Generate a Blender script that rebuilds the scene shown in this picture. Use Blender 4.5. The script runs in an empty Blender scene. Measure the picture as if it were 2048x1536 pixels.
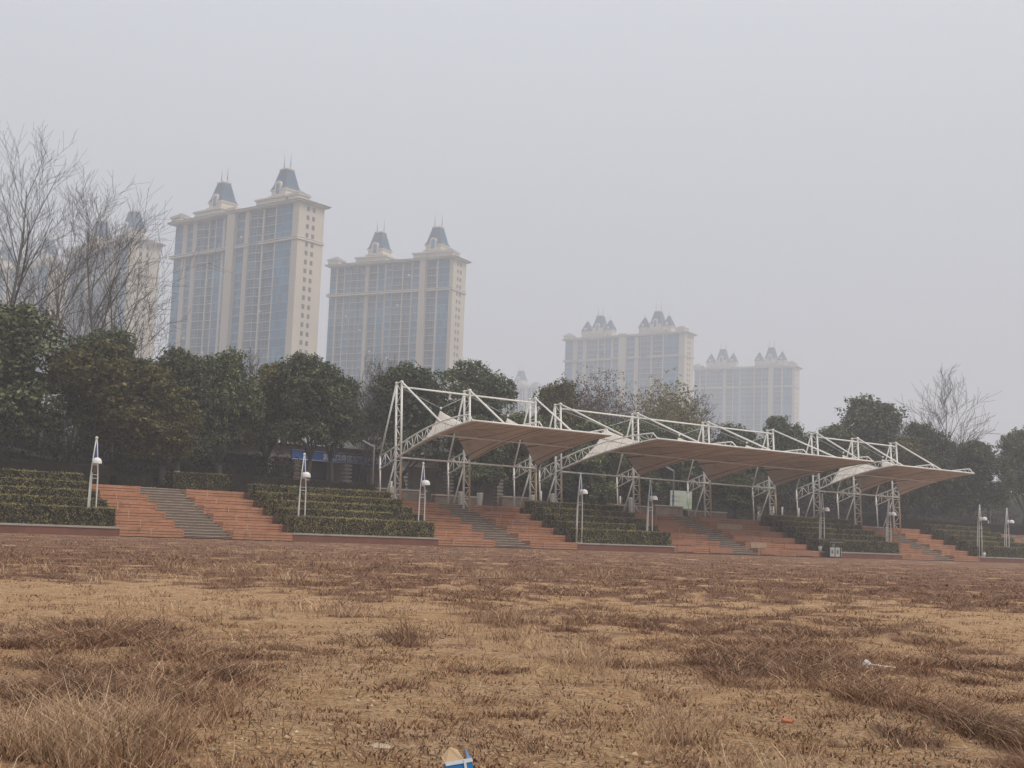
import bpy, bmesh, math, random
import numpy as np
from mathutils import Vector, Matrix
R = random.Random(7)
PI = math.pi
scene = bpy.context.scene
COL = scene.collection

# ------------------------------------------------------------------ helpers
def obj(name, me, mats, parent=None, loc=None, rz=None):
    o = bpy.data.objects.new(name, me)
    COL.objects.link(o)
    if me is not None and len(me.materials) == 0:
        for m in (mats if isinstance(mats, (list, tuple)) else [mats]):
            me.materials.append(m)
    if parent is not None:
        o.parent = parent
    if loc is not None:
        o.location = loc
    if rz is not None:
        o.rotation_euler = (0, 0, rz)
    return o

def tag(o, label=None, cat=None, group=None, kind=None):
    if label: o['label'] = label
    if cat: o['category'] = cat
    if group: o['group'] = group
    if kind: o['kind'] = kind
    return o

def thing(name, label, cat, loc=(0, 0, 0), rz=0.0, group=None):
    o = bpy.data.objects.new(name, None)
    o.empty_display_size = 0.3
    COL.objects.link(o)
    o.location = loc
    o.rotation_euler = (0, 0, rz)
    return tag(o, label, cat, group)

def copy_tree(o, parent=None):
    c = o.copy()
    COL.objects.link(c)
    c.parent = parent
    for ch in list(o.children):
        copy_tree(ch, c)
    return c

class MB:
    """collects faces into one mesh"""
    def __init__(s):
        s.v, s.f, s.m, s.sm = [], [], [], []
    def face(s, pts, m=0, smooth=False):
        n = len(s.v)
        s.v += [tuple(p) for p in pts]
        s.f.append(tuple(range(n, n + len(pts)))); s.m.append(m); s.sm.append(smooth)
    def idx(s, verts, faces, m=0, smooth=False):
        n = len(s.v)
        s.v += [tuple(p) for p in verts]
        for f in faces:
            s.f.append(tuple(n + i for i in f)); s.m.append(m); s.sm.append(smooth)
    def box(s, x0, x1, y0, y1, z0, z1, m=0):
        v = [(x0,y0,z0),(x1,y0,z0),(x1,y1,z0),(x0,y1,z0),(x0,y0,z1),(x1,y0,z1),(x1,y1,z1),(x0,y1,z1)]
        s.idx(v, [(0,3,2,1),(4,5,6,7),(0,1,5,4),(1,2,6,5),(2,3,7,6),(3,0,4,7)], m)
    def frustum(s, cx, cy, z0, z1, ax, ay, bx, by, m=0):
        v = [(cx-ax,cy-ay,z0),(cx+ax,cy-ay,z0),(cx+ax,cy+ay,z0),(cx-ax,cy+ay,z0),
             (cx-bx,cy-by,z1),(cx+bx,cy-by,z1),(cx+bx,cy+by,z1),(cx-bx,cy+by,z1)]
        s.idx(v, [(0,3,2,1),(4,5,6,7),(0,1,5,4),(1,2,6,5),(2,3,7,6),(3,0,4,7)], m)
    def tube(s, pts, rad, n=8, m=0, caps=True):
        pts = [Vector(p) for p in pts]
        if not isinstance(rad, (list, tuple)): rad = [rad] * len(pts)
        V, F = [], []
        prev = None
        for i, p in enumerate(pts):
            d = (pts[min(i+1, len(pts)-1)] - pts[max(i-1, 0)])
            if d.length < 1e-9: d = Vector((0,0,1))
            d.normalize()
            if prev is None:
                a = d.cross(Vector((0.31,0.2,0.93)))
                if a.length < 1e-3: a = d.cross(Vector((1,0,0)))
            else:
                a = prev - d * prev.dot(d)
            a.normalize(); prev = a
            b = d.cross(a)
            for k in range(n):
                t = 2*PI*k/n
                V.append(p + (a*math.cos(t) + b*math.sin(t)) * rad[i])
        for i in range(len(pts)-1):
            for k in range(n):
                F.append((i*n+k, i*n+(k+1)%n, (i+1)*n+(k+1)%n, (i+1)*n+k))
        if caps:
            F.append(tuple(reversed(range(n)))); F.append(tuple(range((len(pts)-1)*n, len(pts)*n)))
        s.idx(V, F, m, True)
    def lathe(s, prof, c=(0,0,0), n=20, m=0, smooth=True):
        V, F = [], []
        for r, z in prof:
            for k in range(n):
                t = 2*PI*k/n
                V.append((c[0]+r*math.cos(t), c[1]+r*math.sin(t), c[2]+z))
        for i in range(len(prof)-1):
            for k in range(n):
                F.append((i*n+k, i*n+(k+1)%n, (i+1)*n+(k+1)%n, (i+1)*n+k))
        s.idx(V, F, m, smooth)
    def mesh(s, name):
        me = bpy.data.meshes.new(name)
        me.from_pydata(s.v, [], s.f)
        if any(s.m): me.polygons.foreach_set('material_index', s.m)
        me.polygons.foreach_set('use_smooth', s.sm)
        me.update()
        return me
    def build(s, name, mats, parent=None, loc=None, rz=None):
        return obj(name, s.mesh(name), mats, parent, loc, rz)

def np_mesh(name, V, F, smooth=False):
    """V (n,3), F (m,k) arrays with constant k"""
    me = bpy.data.meshes.new(name)
    V = np.asarray(V, dtype=np.float32); F = np.asarray(F, dtype=np.int32)
    k = F.shape[1]
    me.vertices.add(len(V)); me.vertices.foreach_set('co', V.ravel())
    me.loops.add(F.size); me.loops.foreach_set('vertex_index', F.ravel())
    me.polygons.add(len(F))
    me.polygons.foreach_set('loop_start', np.arange(0, F.size, k, dtype=np.int32))
    me.polygons.foreach_set('loop_total', np.full(len(F), k, dtype=np.int32))
    if smooth: me.polygons.foreach_set('use_smooth', np.ones(len(F), dtype=bool))
    me.update(calc_edges=True)
    return me

def hash2(ix, iy, seed):
    h = (ix.astype(np.int64)*374761393 + iy.astype(np.int64)*668265263 + seed*1442695041) & 0x7fffffff
    h = ((h ^ (h >> 13)) * 1274126177) & 0x7fffffff
    return ((h ^ (h >> 16)) & 0xffff) / 65535.0
def vnoise(x, y, seed=0):
    ix = np.floor(x); iy = np.floor(y); fx = x-ix; fy = y-iy
    fx = fx*fx*(3-2*fx); fy = fy*fy*(3-2*fy)
    a = hash2(ix,iy,seed); b = hash2(ix+1,iy,seed); c = hash2(ix,iy+1,seed); d = hash2(ix+1,iy+1,seed)
    return (a*(1-fx)+b*fx)*(1-fy) + (c*(1-fx)+d*fx)*fy
def fbm(x, y, seed=0, o=4):
    t = 0; a = .5
    for i in range(o):
        t = t + a*vnoise(x*2**i, y*2**i, seed+i*17); a *= .5
    return t

# ------------------------------------------------------------------ materials
class NT:
    def __init__(s, name):
        s.mat = bpy.data.materials.new(name); s.mat.use_nodes = True
        s.t = s.mat.node_tree; s.t.nodes.clear()
        s.out = s.t.nodes.new('ShaderNodeOutputMaterial')
        s.b = s.t.nodes.new('ShaderNodeBsdfPrincipled')
        s.t.links.new(s.b.outputs[0], s.out.inputs['Surface'])
    def n(s, kind, **kw):
        nd = s.t.nodes.new(kind)
        for k, v in kw.items(): setattr(nd, k, v)
        return nd
    def l(s, a, b): s.t.links.new(a, b)
    def coord(s, which='Object'):
        return s.n('ShaderNodeTexCoord').outputs[which]
    def noise(s, scale, detail=4, rough=.6, vec=None, stretch=None):
        nd = s.n('ShaderNodeTexNoise'); nd.inputs['Scale'].default_value = scale
        nd.inputs['Detail'].default_value = detail; nd.inputs['Roughness'].default_value = rough
        v = vec if vec is not None else s.coord()
        if stretch:
            mp = s.n('ShaderNodeMapping'); mp.inputs['Scale'].default_value = stretch
            s.l(v, mp.inputs['Vector']); v = mp.outputs[0]
        s.l(v, nd.inputs['Vector'])
        return nd.outputs['Fac']
    def ramp(s, fac, stops):
        r = s.n('ShaderNodeValToRGB'); e = r.color_ramp.elements
        while len(e) < len(stops): e.new(.5)
        for el, (p, c) in zip(e, stops):
            el.position = p; el.color = (*c, 1) if len(c) == 3 else c
        s.l(fac, r.inputs[0]); return r.outputs['Color']
    def mix(s, fac, a, b, mode='MIX'):
        m = s.n('ShaderNodeMix', data_type='RGBA', blend_type=mode)
        for i, x in ((0, fac), (6, a), (7, b)):
            if hasattr(x, 'node'): s.l(x, m.inputs[i])
            elif i == 0: m.inputs[0].default_value = x
            else: m.inputs[i].default_value = (*x, 1)
        return m.outputs[2]
    def math(s, op, a, b=0.0, c=None):
        m = s.n('ShaderNodeMath', operation=op)
        for i, x in enumerate((a, b) if c is None else (a, b, c)):
            if hasattr(x, 'node'): s.l(x, m.inputs[i])
            else: m.inputs[i].default_value = x
        return m.outputs[0]
    def bump(s, h, strength=.4, dist=.02):
        b = s.n('ShaderNodeBump'); b.inputs['Strength'].default_value = strength; b.inputs['Distance'].default_value = dist
        s.l(h, b.inputs['Height']); s.l(b.outputs[0], s.b.inputs['Normal'])
    def base(s, c, rough=.8, spec=.3):
        if hasattr(c, 'node'): s.l(c, s.b.inputs['Base Color'])
        else: s.b.inputs['Base Color'].default_value = (*c, 1)
        s.b.inputs['Roughness'].default_value = rough
        s.b.inputs['Specular IOR Level'].default_value = spec
        return s.mat

def sc(c, k): return tuple(min(1, x*k) for x in c)
def plain(name, c, rough=.8, spec=.3, var=.18, scale=1.5, bump=0, bscale=20, stretch=None, dirt=None):
    t = NT(name)
    f = t.noise(scale, 5, .65, stretch=stretch)
    colr = t.ramp(f, [(.3, sc(c, 1-var)), (.7, sc(c, 1+var))])
    if dirt:
        g = t.ramp(t.noise(dirt[1], 6, .7, stretch=dirt[3] if len(dirt) > 3 else None), [(dirt[2], (0,0,0)), (dirt[2]+.2, (1,1,1))])
        colr = t.mix(g, colr, dirt[0])
    if bump: t.bump(t.noise(bscale, 4, .6), bump, .02)
    return t.base(colr, rough, spec)

def leafmat(name, cols, rough=.75, clump=.6, spec=.05, obvar=.25, lit_shoot=None):
    t = NT(name)
    rnd = t.n('ShaderNodeNewGeometry').outputs['Random Per Island']
    c = t.ramp(rnd, [(i/(len(cols)-1), x) for i, x in enumerate(cols)])
    f = t.ramp(t.noise(clump, 3, .6), [(.32, (.50,.50,.52)), (.68, (1.45,1.42,1.3))])
    c = t.mix(1.0, c, f, 'MULTIPLY')
    if lit_shoot:
        c = t.mix(t.n('ShaderNodeAttribute', attribute_name='lit_shoot').outputs['Fac'], c, lit_shoot)  # paler tops: young growth plus top light put into the colour
    if obvar:
        oi = t.n('ShaderNodeObjectInfo').outputs['Random']
        c = t.mix(1.0, c, t.ramp(oi, [(0, (1-obvar,1-obvar,1-obvar*.8)), (1, (1+obvar,1+obvar*.9,1+obvar*.5))]), 'MULTIPLY')
    return t.base(c, rough, spec)

M = {}
M['white'] = plain('white_paint', (.80,.78,.73), .45, .4, .06, 2.0, dirt=((.36,.33,.28), 1.2, .60, (3,3,.6)))
M['yellowed'] = plain('yellowed_paint', (.44,.32,.20), .6, .3, .12, 3.0, dirt=((.20,.13,.08), 2.5, .58))
M['cable'] = plain('steel_cable', (.45,.45,.45), .4, .5, .1)
M['lampwhite'] = plain('lamp_enamel', (.75,.75,.74), .35, .4, .04)
M['lamppole'] = plain('lamp_paint', (.68,.67,.64), .45, .4, .05, 2, dirt=((.35,.27,.2), 3, .66))
M['blue_panel'] = plain('blue_panel', (.022,.045,.16), .4, .4, .1)
M['brown_box'] = plain('brown_ballast_box', (.10,.065,.045), .6, .3, .2)
M['concrete'] = plain('concrete', (.28,.26,.235), .9, .2, .2, 1.2, .3, 30, dirt=((.13,.115,.10), .9, .55))
M['cap'] = plain('planter_cap', (.36,.325,.285), .9, .2, .15, 1.0, .2, 25, dirt=((.2,.17,.14), .8, .58))
M['redwall'] = plain('red_planter_wall', (.19,.088,.062), .9, .2, .18, 1.2, .2, 25, dirt=((.32,.25,.2), 1.3, .66, (1,1,2.5)))
M['soil'] = plain('planter_soil', (.07,.05,.04), .95, .1, .3, 4, .5, 30)
M['trunk'] = plain('bark', (.075,.065,.056), .95, .1, .3, 3, .6, 14, (1,1,.3))
M['greytrunk'] = plain('pale_bark', (.15,.14,.13), .95, .1, .3, 2, .5, 14, (1,1,.3))
M['twig'] = plain('twigs', (.085,.07,.062), .95, .1, .2, 1)
M['purple_twig'] = plain('reddish_twigs', (.11,.075,.068), .95, .1, .2, 1)
M['limewash'] = plain('limewash', (.52,.50,.46), .95, .1, .12, 3, dirt=((.25,.22,.19), 4, .6))
M['steel_grey'] = plain('street_light_grey', (.22,.23,.24), .5, .4, .1)
M['silver'] = plain('bin_metal', (.42,.42,.39), .45, .4, .08)
M['dark'] = plain('dark_grey', (.035,.035,.034), .7, .3, .2)
M['label_dark'] = plain('bin_label', (.06,.06,.055), .6, .3, .1, 8)
M['sign_blue'] = plain('sign_blue', (.03,.115,.37), .5, .4, .12, 1)
M['sign_white'] = plain('sign_letters', (.80,.82,.84), .5, .3, .05)
M['pav_wall'] = plain('pavilion_wall', (.33,.32,.31), .9, .2, .12, 1.0)
M['pav_dark'] = plain('dark_glazing', (.03,.032,.045), .25, .5, .25, .8)
M['pav_roof'] = plain('pavilion_roof', (.34,.33,.31), .8, .2, .1, .6)
M['brickstone'] = plain('low_wall_stone', (.17,.125,.10), .9, .2, .25, 1.5, .3, 18)
M['bill'] = plain('billboard_white', (.46,.51,.46), .6, .3, .04)
M['bill_green'] = plain('billboard_green', (.20,.46,.07), .6, .3, .15, 3)
M['bill_cols'] = [plain('billboard_letter_%d' % i, c, .6) for i, c in enumerate(
    [(.05,.09,.22),(.14,.22,.36),(.30,.36,.30),(.42,.38,.12),(.55,.52,.20),(.58,.47,.38)])]
M['yellow_flower'] = leafmat('yellow_flowers', [(.30,.20,.03),(.42,.28,.05),(.08,.08,.03),(.25,.12,.03)], obvar=0)

# terrace slabs
def terracotta(name, k=1.0):
    t = NT(name)
    f = t.noise(.9, 5, .65)
    c = t.ramp(f, [(.25, sc((.36,.182,.106), k)), (.55, sc((.45,.236,.142), k)), (.8, sc((.46,.256,.162), k))])
    fine = t.ramp(t.noise(14, 5, .7, stretch=(.25,1,1)), [(.35, (.80,.80,.80)), (.65, (1.12,1.12,1.12))])
    c = t.mix(1.0, c, fine, 'MULTIPLY')
    st = t.ramp(t.noise(1.7, 6, .75, stretch=(1,1,.5)), [(.52, (0,0,0)), (.72, (.8,.8,.8))])
    c = t.mix(st, c, (.17,.10,.075))
    t.bump(t.noise(40, 3, .6), .25, .01)
    return t.base(c, .9, .15)
M['terra'] = terracotta('terracotta_slab')
M['terra_dull'] = terracotta('faded_terracotta', .86)
M['patch'] = plain('repair_slab', (.40,.30,.21), .9, .15, .12, 2.0, .2, 30, dirt=((.28,.19,.13), 1.6, .56))
M['pink_patch'] = plain('smooth_slab', (.36,.185,.118), .9, .15, .10, 1.2, .2, 30, dirt=((.26,.12,.08), 1.6, .6))
M['grout'] = plain('pale_joint', (.46,.31,.23), .9, .1, .1)
M['groove'] = plain('dark_joint', (.085,.045,.03), .95, .05, .2)
def stairmat():
    t = NT('grey_stair_stone')
    c = t.ramp(t.noise(1.8, 6, .7), [(.3, (.24,.19,.15)), (.6, (.39,.325,.265)), (.8, (.47,.40,.33))])
    t.bump(t.noise(30, 3, .6), .3, .01)
    return t.base(c, .9, .15)
M['stair'] = stairmat()
M['riser'] = plain('stair_riser', (.24,.19,.15), .9, .1, .2, 2)

M['hedge'] = leafmat('hedge_leaves', [(.026,.025,.016),(.11,.10,.053),(.22,.195,.09),(.066,.061,.036),(.33,.28,.115)], clump=1.4, obvar=.15, lit_shoot=(.36,.31,.125))
M['hedge_dark'] = leafmat('dark_hedge_leaves', [(.022,.018,.018),(.05,.042,.036),(.036,.030,.026),(.07,.056,.042)], clump=1.0, obvar=.15)
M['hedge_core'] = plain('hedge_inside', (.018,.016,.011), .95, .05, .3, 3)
M['leaf'] = leafmat('evergreen_leaves', [(.020,.027,.016),(.068,.086,.046),(.135,.162,.088),(.044,.057,.033),(.25,.275,.155)], clump=.55)
M['leaf_olive'] = leafmat('olive_leaves', [(.027,.028,.015),(.10,.097,.042),(.165,.155,.063),(.065,.063,.031),(.27,.235,.095)], clump=.5)
M['leaf_core'] = plain('inner_foliage', (.018,.021,.013), .95, .05, .3, 2)
M['willow'] = leafmat('willow_strands', [(.21,.175,.06),(.30,.26,.095),(.12,.10,.045),(.25,.22,.09)], clump=.4, obvar=0)
M['purple_leaf'] = leafmat('reddish_dry_leaves', [(.10,.065,.055),(.16,.11,.095),(.07,.05,.045),(.22,.165,.15)], clump=.5, obvar=0)
M['thicket'] = leafmat('thicket_leaves', [(.018,.017,.014),(.035,.031,.026),(.05,.043,.036),(.026,.026,.019)], clump=.25, obvar=0)
M['wood_far'] = leafmat('far_wood_leaves', [(.020,.022,.015),(.035,.037,.024),(.05,.05,.032),(.028,.027,.02)], clump=.15, obvar=0)

# towers
M['cream'] = plain('cream_render', (.52,.455,.37), .85, .2, .07, .06, dirt=((.47,.40,.32), .12, .56, (1,1,.15)))
M['trim'] = plain('pale_trim', (.58,.52,.44), .8, .2, .06, .1)
M['band'] = plain('balcony_bands', (.45,.435,.405), .7, .3, .1, .3)
M['slate'] = plain('slate_roof', (.035,.078,.135), .6, .3, .15, .8)
M['eave'] = plain('grey_roof_tiles', (.22,.20,.20), .8, .2, .12, .5)
M['endglass'] = plain('end_window_glass', (.10,.085,.08), .3, .5, .35, .3)
M['ac'] = plain('white_metal_case', (.7,.7,.7), .5, .3, .03)
def towerglass(name, a, b, c, pane=1.1):
    t = NT(name)
    sep = t.n('ShaderNodeSeparateXYZ'); t.l(t.coord(), sep.inputs[0])
    fx = t.math('FLOOR', t.math('DIVIDE', t.math('ADD', sep.outputs[0], sep.outputs[1]), pane))
    fz = t.math('FLOOR', t.math('DIVIDE', sep.outputs[2], 3.0))
    cmb = t.n('ShaderNodeCombineXYZ'); t.l(fx, cmb.inputs[0]); t.l(fz, cmb.inputs[1])
    wn = t.n('ShaderNodeTexWhiteNoise', noise_dimensions='3D'); t.l(cmb.outputs[0], wn.inputs['Vector'])
    cmb2 = t.n('ShaderNodeCombineXYZ'); t.l(fz, cmb2.inputs[1])
    wn2 = t.n('ShaderNodeTexWhiteNoise', noise_dimensions='3D'); t.l(cmb2.outputs[0], wn2.inputs['Vector'])
    v = t.math('ADD', t.math('MULTIPLY', wn.outputs['Value'], .6), t.math('MULTIPLY', wn2.outputs['Value'], .4))
    col = t.ramp(v, [(.15, a), (.5, b), (.88, c)])
    mull = t.math('LESS_THAN', t.math('FRACT', t.math('DIVIDE', t.math('ADD', sep.outputs[0], sep.outputs[1]), pane)), .07)
    col = t.mix(t.math('MULTIPLY', mull, .6), col, (.35,.40,.44))
    return t.base(col, .28, .5)
M['glass_blue'] = towerglass('blue_bay_glass', (.010,.085,.18), (.024,.135,.25), (.06,.22,.35))
M['glass_dark'] = towerglass('dark_bay_glass', (.010,.040,.08), (.02,.075,.13), (.06,.15,.22), 1.4)

# ground
def groundmat():
    t = NT('field_ground')
    at = t.n('ShaderNodeAttribute', attribute_name='cover').outputs['Fac']
    n1 = t.noise(.7, 6, .65); n2 = t.noise(9, 8, .75); n3 = t.noise(45, 5, .7)
    sand = t.ramp(n2, [(.25, (.24,.148,.080)), (.44, (.44,.300,.178)), (.60, (.57,.412,.262)), (.8, (.64,.49,.33))])
    warm = t.ramp(n1, [(.35, (1.0,.92,.80)), (.65, (1.05,1.0,1.0))])
    sand = t.mix(1.0, sand, warm, 'MULTIPLY')
    litter = t.ramp(n2, [(.3, (.115,.062,.042)), (.55, (.24,.138,.092)), (.75, (.34,.215,.145))])
    k = t.math('ADD', at, t.math('MULTIPLY', t.math('SUBTRACT', n2, .5), 1.3))
    k = t.ramp(k, [(.38, (0,0,0)), (.60, (1,1,1))])
    c = t.mix(k, sand, litter)
    sp = t.ramp(n3, [(.36, (.45,.42,.40)), (.5, (1,1,1)), (.66, (1.22,1.2,1.18))])
    c = t.mix(1.0, c, sp, 'MULTIPLY')
    n4 = t.noise(120, 4, .75)
    c = t.mix(1.0, c, t.ramp(n4, [(.32, (.50,.46,.43)), (.44, (1,1,1)), (.66, (1.34,1.3,1.27))]), 'MULTIPLY')
    h = t.math('ADD', t.math('MULTIPLY', n2, 1.0), t.math('MULTIPLY', n3, .6))
    t.bump(h, 1.0, .06)
    return t.base(c, .95, .1)
M['field'] = groundmat()
M['plateau'] = plain('plateau_soil', (.085,.066,.052), .95, .1, .3, .8, .4, 12)
def grassmat():
    t = NT('dry_grass')
    at = t.n('ShaderNodeAttribute', attribute_name='tint').outputs['Fac']
    rnd = t.n('ShaderNodeNewGeometry').outputs['Random Per Island']
    c = t.ramp(at, [(0, (.18,.122,.086)), (.3, (.24,.130,.082)), (.55, (.31,.20,.128)), (.8, (.45,.315,.205)), (1, (.60,.45,.31))])
    c = t.mix(1.0, c, t.ramp(rnd, [(0, (.65,.65,.65)), (1, (1.35,1.3,1.25))]), 'MULTIPLY')
    return t.base(c, .9, .1)
M['grass'] = grassmat()
M['pebble'] = leafmat('pebbles', [(.22,.15,.09),(.36,.26,.17),(.45,.34,.235),(.28,.185,.115)], clump=2, obvar=0)

def membranemat():
    t = NT('tensile_membrane')
    uv = t.n('ShaderNodeUVMap').outputs[0]
    sep = t.n('ShaderNodeSeparateXYZ'); t.l(uv, sep.inputs[0])
    fr = t.math('FRACT', t.math('MULTIPLY', sep.outputs[0], 6.0))
    line = t.math('LESS_THAN', t.math('ABSOLUTE', t.math('SUBTRACT', fr, .5)), .045)
    c = t.ramp(t.noise(.35, 4, .6), [(.3, (.53,.485,.425)), (.7, (.62,.575,.51))])
    st = t.ramp(t.noise(1.2, 6, .7), [(.48, (1,1,1)), (.75, (.74,.71,.67))])
    c = t.mix(1.0, c, st, 'MULTIPLY')
    c = t.mix(t.math('MULTIPLY', line, .75), c, (.16,.13,.11))
    t.base(c, .65, .2)
    tr = t.n('ShaderNodeBsdfTranslucent'); t.l(c, tr.inputs['Color'])
    mx = t.n('ShaderNodeMixShader'); mx.inputs[0].default_value = .0
    t.l(t.b.outputs[0], mx.inputs[1]); t.l(tr.outputs[0], mx.inputs[2]); t.l(mx.outputs[0], t.out.inputs['Surface'])
    return t.mat
M['membrane'] = membranemat()
M['hem'] = plain('membrane_hem', (.16,.135,.115), .7, .2, .1)

# ------------------------------------------------------------------ camera
F_PX, ROLL = 2597.5, 0.0378
PITCH = math.atan((1069.87-768)/F_PX)
CAM_H = 0.75
cam = bpy.data.cameras.new('camera')
cam.sensor_width = 36; cam.lens = F_PX/2048*36; cam.clip_start = .1; cam.clip_end = 5000
co = bpy.data.objects.new('camera', cam); COL.objects.link(co)
Fv = Vector((0, math.cos(PITCH), math.sin(PITCH))); Rv = Vector((1,0,0)); Uv = Vector((0,-math.sin(PITCH), math.cos(PITCH)))
cx = Rv*math.cos(ROLL) + Uv*math.sin(ROLL); cy = Uv*math.cos(ROLL) - Rv*math.sin(ROLL)
mt = Matrix((cx, cy, -Fv)).transposed().to_4x4(); mt.translation = (0,0,CAM_H)
co.matrix_world = mt
scene.camera = co

# ------------------------------------------------------------------ light
SUN_EL, SUN_AZ = math.radians(52), math.radians(112)      # azimuth from +Y towards +X
w = bpy.data.worlds.new('World'); scene.world = w; w.use_nodes = True
wt = w.node_tree; wt.nodes.clear()
wo = wt.nodes.new('ShaderNodeOutputWorld'); bg = wt.nodes.new('ShaderNodeBackground')
sky = wt.nodes.new('ShaderNodeTexSky'); sky.sky_type = 'NISHITA'; sky.sun_disc = False
sky.sun_elevation = SUN_EL; sky.sun_rotation = SUN_AZ; sky.dust_density = 6; sky.air_density = 1.2; sky.ozone_density = 1.0
# overcast layer: brightens from the horizon to the zenith as a clouded sky does
tc = wt.nodes.new('ShaderNodeTexCoord'); sp = wt.nodes.new('ShaderNodeSeparateXYZ'); wt.links.new(tc.outputs['Generated'], sp.inputs[0])
cr = wt.nodes.new('ShaderNodeValToRGB'); wt.links.new(sp.outputs[2], cr.inputs[0])
cr.color_ramp.elements[0].position = 0; cr.color_ramp.elements[0].color = (.385,.385,.42,1)
cr.color_ramp.elements[1].position = 1; cr.color_ramp.elements[1].color = (1.02,1.01,1.01,1)
e = cr.color_ramp.elements.new(.38); e.color = (.57,.592,.638,1)
vm = wt.nodes.new('ShaderNodeVectorMath'); vm.operation = 'SCALE'; vm.inputs['Scale'].default_value = 10.5
wt.links.new(cr.outputs[0], vm.inputs[0])
wm = wt.nodes.new('ShaderNodeMix'); wm.data_type = 'RGBA'; wm.inputs[0].default_value = .95
wt.links.new(sky.outputs[0], wm.inputs[6]); wt.links.new(vm.outputs[0], wm.inputs[7])
wt.links.new(wm.outputs[2], bg.inputs[0]); bg.inputs[1].default_value = .1
wt.links.new(bg.outputs[0], wo.inputs[0])
sl = bpy.data.lights.new('sun', 'SUN'); sl.energy = 1.7; sl.angle = math.radians(24); sl.color = (1,.92,.82)
so = bpy.data.objects.new('sun', sl); COL.objects.link(so)
sd = Vector((math.sin(SUN_AZ)*math.cos(SUN_EL), math.cos(SUN_AZ)*math.cos(SUN_EL), math.sin(SUN_EL)))
so.rotation_euler = sd.to_track_quat('Z', 'Y').to_euler()
so.location = (60, -20, 160)
vs = scene.view_settings
vs.view_transform = 'Standard'; vs.look = 'None'; vs.exposure = 0.22; vs.gamma = 1
scene.cycles.use_denoising = True
scene.cycles.max_bounces = 6; scene.cycles.diffuse_bounces = 3; scene.cycles.glossy_bounces = 2
scene.cycles.transmission_bounces = 2; scene.cycles.volume_bounces = 1; scene.cycles.transparent_max_bounces = 8

# ------------------------------------------------------------------ stand frame: u along the terraces, v uphill
ANG = 0.6741
U = Vector((math.cos(ANG), math.sin(ANG), 0)); V = Vector((-U.y, U.x, 0)); ORG = V*60.93
def S(a, b, c=0.0): return ORG + U*a + V*b + Vector((0,0,c))
RISE, TREAD = .43, 1.16
TOP = 6*RISE
def pz(b): return TOP + .05*min(max(b-7, 0), 30)     # plateau behind the stand climbs gently

# ------------------------------------------------------------------ haze
def make_haze():
    m = bpy.data.materials.new('haze_air'); m.use_nodes = True
    t = m.node_tree; t.nodes.clear()
    o = t.nodes.new('ShaderNodeOutputMaterial'); p = t.nodes.new('ShaderNodeVolumePrincipled')
    p.inputs['Color'].default_value = (.92,.945,1.0,1); p.inputs['Density'].default_value = HAZE
    p.inputs['Anisotropy'].default_value = 0.1
    t.links.new(p.outputs[0], o.inputs['Volume'])
    b = MB(); b.box(-950, 950, -60, 1420, -1.3, 150)
    tag(b.build('haze', m), 'pale grey winter haze over the whole park and town', 'haze', kind='stuff')
HAZE = .0012
make_haze()

# ------------------------------------------------------------------ field ground: one sheet, fine near the camera
SAND = [(-3.8,12.6,1.7,2.4,1.0),(-1.0,10.4,1.2,1.0,.9),(-.9,7.3,.65,1.0,.75),(-.42,5.0,.8,.95,.9),(.15,4.6,.35,.6,.9),(1.25,6.0,.5,1.5,.9),
        (1.5,4.8,.5,.6,.7),(.75,7.7,.45,.6,.8),(5.8,14.6,1.5,2.6,1.0),(2.4,7.6,.4,.6,.6),(4.6,11.4,.6,.8,.6),(-4.8,14.8,1.2,1.3,.6),(.0,6.3,.6,.9,.5)]
GRASS = [(.0,10.6,.55,2.0,1.0),(.45,7.9,.30,1.2,1.0),(.78,5.7,.22,.9,1.0),(1.0,4.55,.28,.5,1.0),(-1.75,6.2,.75,1.3,1.0),(-2.9,9.0,1.0,1.6,.9),
         (-1.35,4.6,.45,.8,1.0),(1.9,8.6,.9,1.8,.9),(2.3,6.5,.6,.9,.8),(2.2,5.2,.5,.6,.7),(-.95,5.1,.3,.5,.8),(3.2,12.5,1.4,2.5,.9),(1.6,11,1.0,2,.9)]
def cover(x, y):
    wx = x + (fbm(x*1.6+40, y*1.2, 41, 3)-.5)*1.1; wy = y + (fbm(x*1.4, y*1.1+70, 43, 3)-.5)*1.9
    c = fbm(x*1.1, y*.7, 3, 4)*.95 + (fbm(x*4.2, y*3.0, 23, 4)-.47)*1.75 - .08
    for (cx_, cy_, rx, ry, k) in SAND: c = c - .72*k*np.exp(-(((wx-cx_)/rx)**2+((wy-cy_)/ry)**2))
    for (cx_, cy_, rx, ry, k) in GRASS: c = c + .24*k*np.exp(-(((wx-cx_)/rx)**2+((wy-cy_)/ry)**2))
    far = np.clip((y-14)/9, 0, 1); c = c + far*.40
    return np.clip(c, 0, 1)
def relief(x, y):
    near = np.clip(1-(y-25)/30, 0, 1)
    return ((fbm(x*1.1, y*.8, 11, 4)-.5)*.10 + (fbm(x*6, y*6, 5, 3)-.5)*.028)*near
def grid_axis(start, step, grow, end):
    a = [start]
    while a[-1] < end: a.append(a[-1]+step); step *= grow
    a[-1] = end
    return a
xs = grid_axis(0, .05, 1.018, 930); xs = np.array([-q for q in reversed(xs[1:])] + xs)
ys = np.array([-45, -20, -8, -2, 1] + grid_axis(2.4, .045, 1.014, 1380))
X, Y = np.meshgrid(xs, ys)
Zg = relief(X, Y) - .03
nx, ny = len(xs), len(ys)
ii = (np.arange(ny-1)[:,None]*nx + np.arange(nx-1)[None,:]).ravel()
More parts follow.
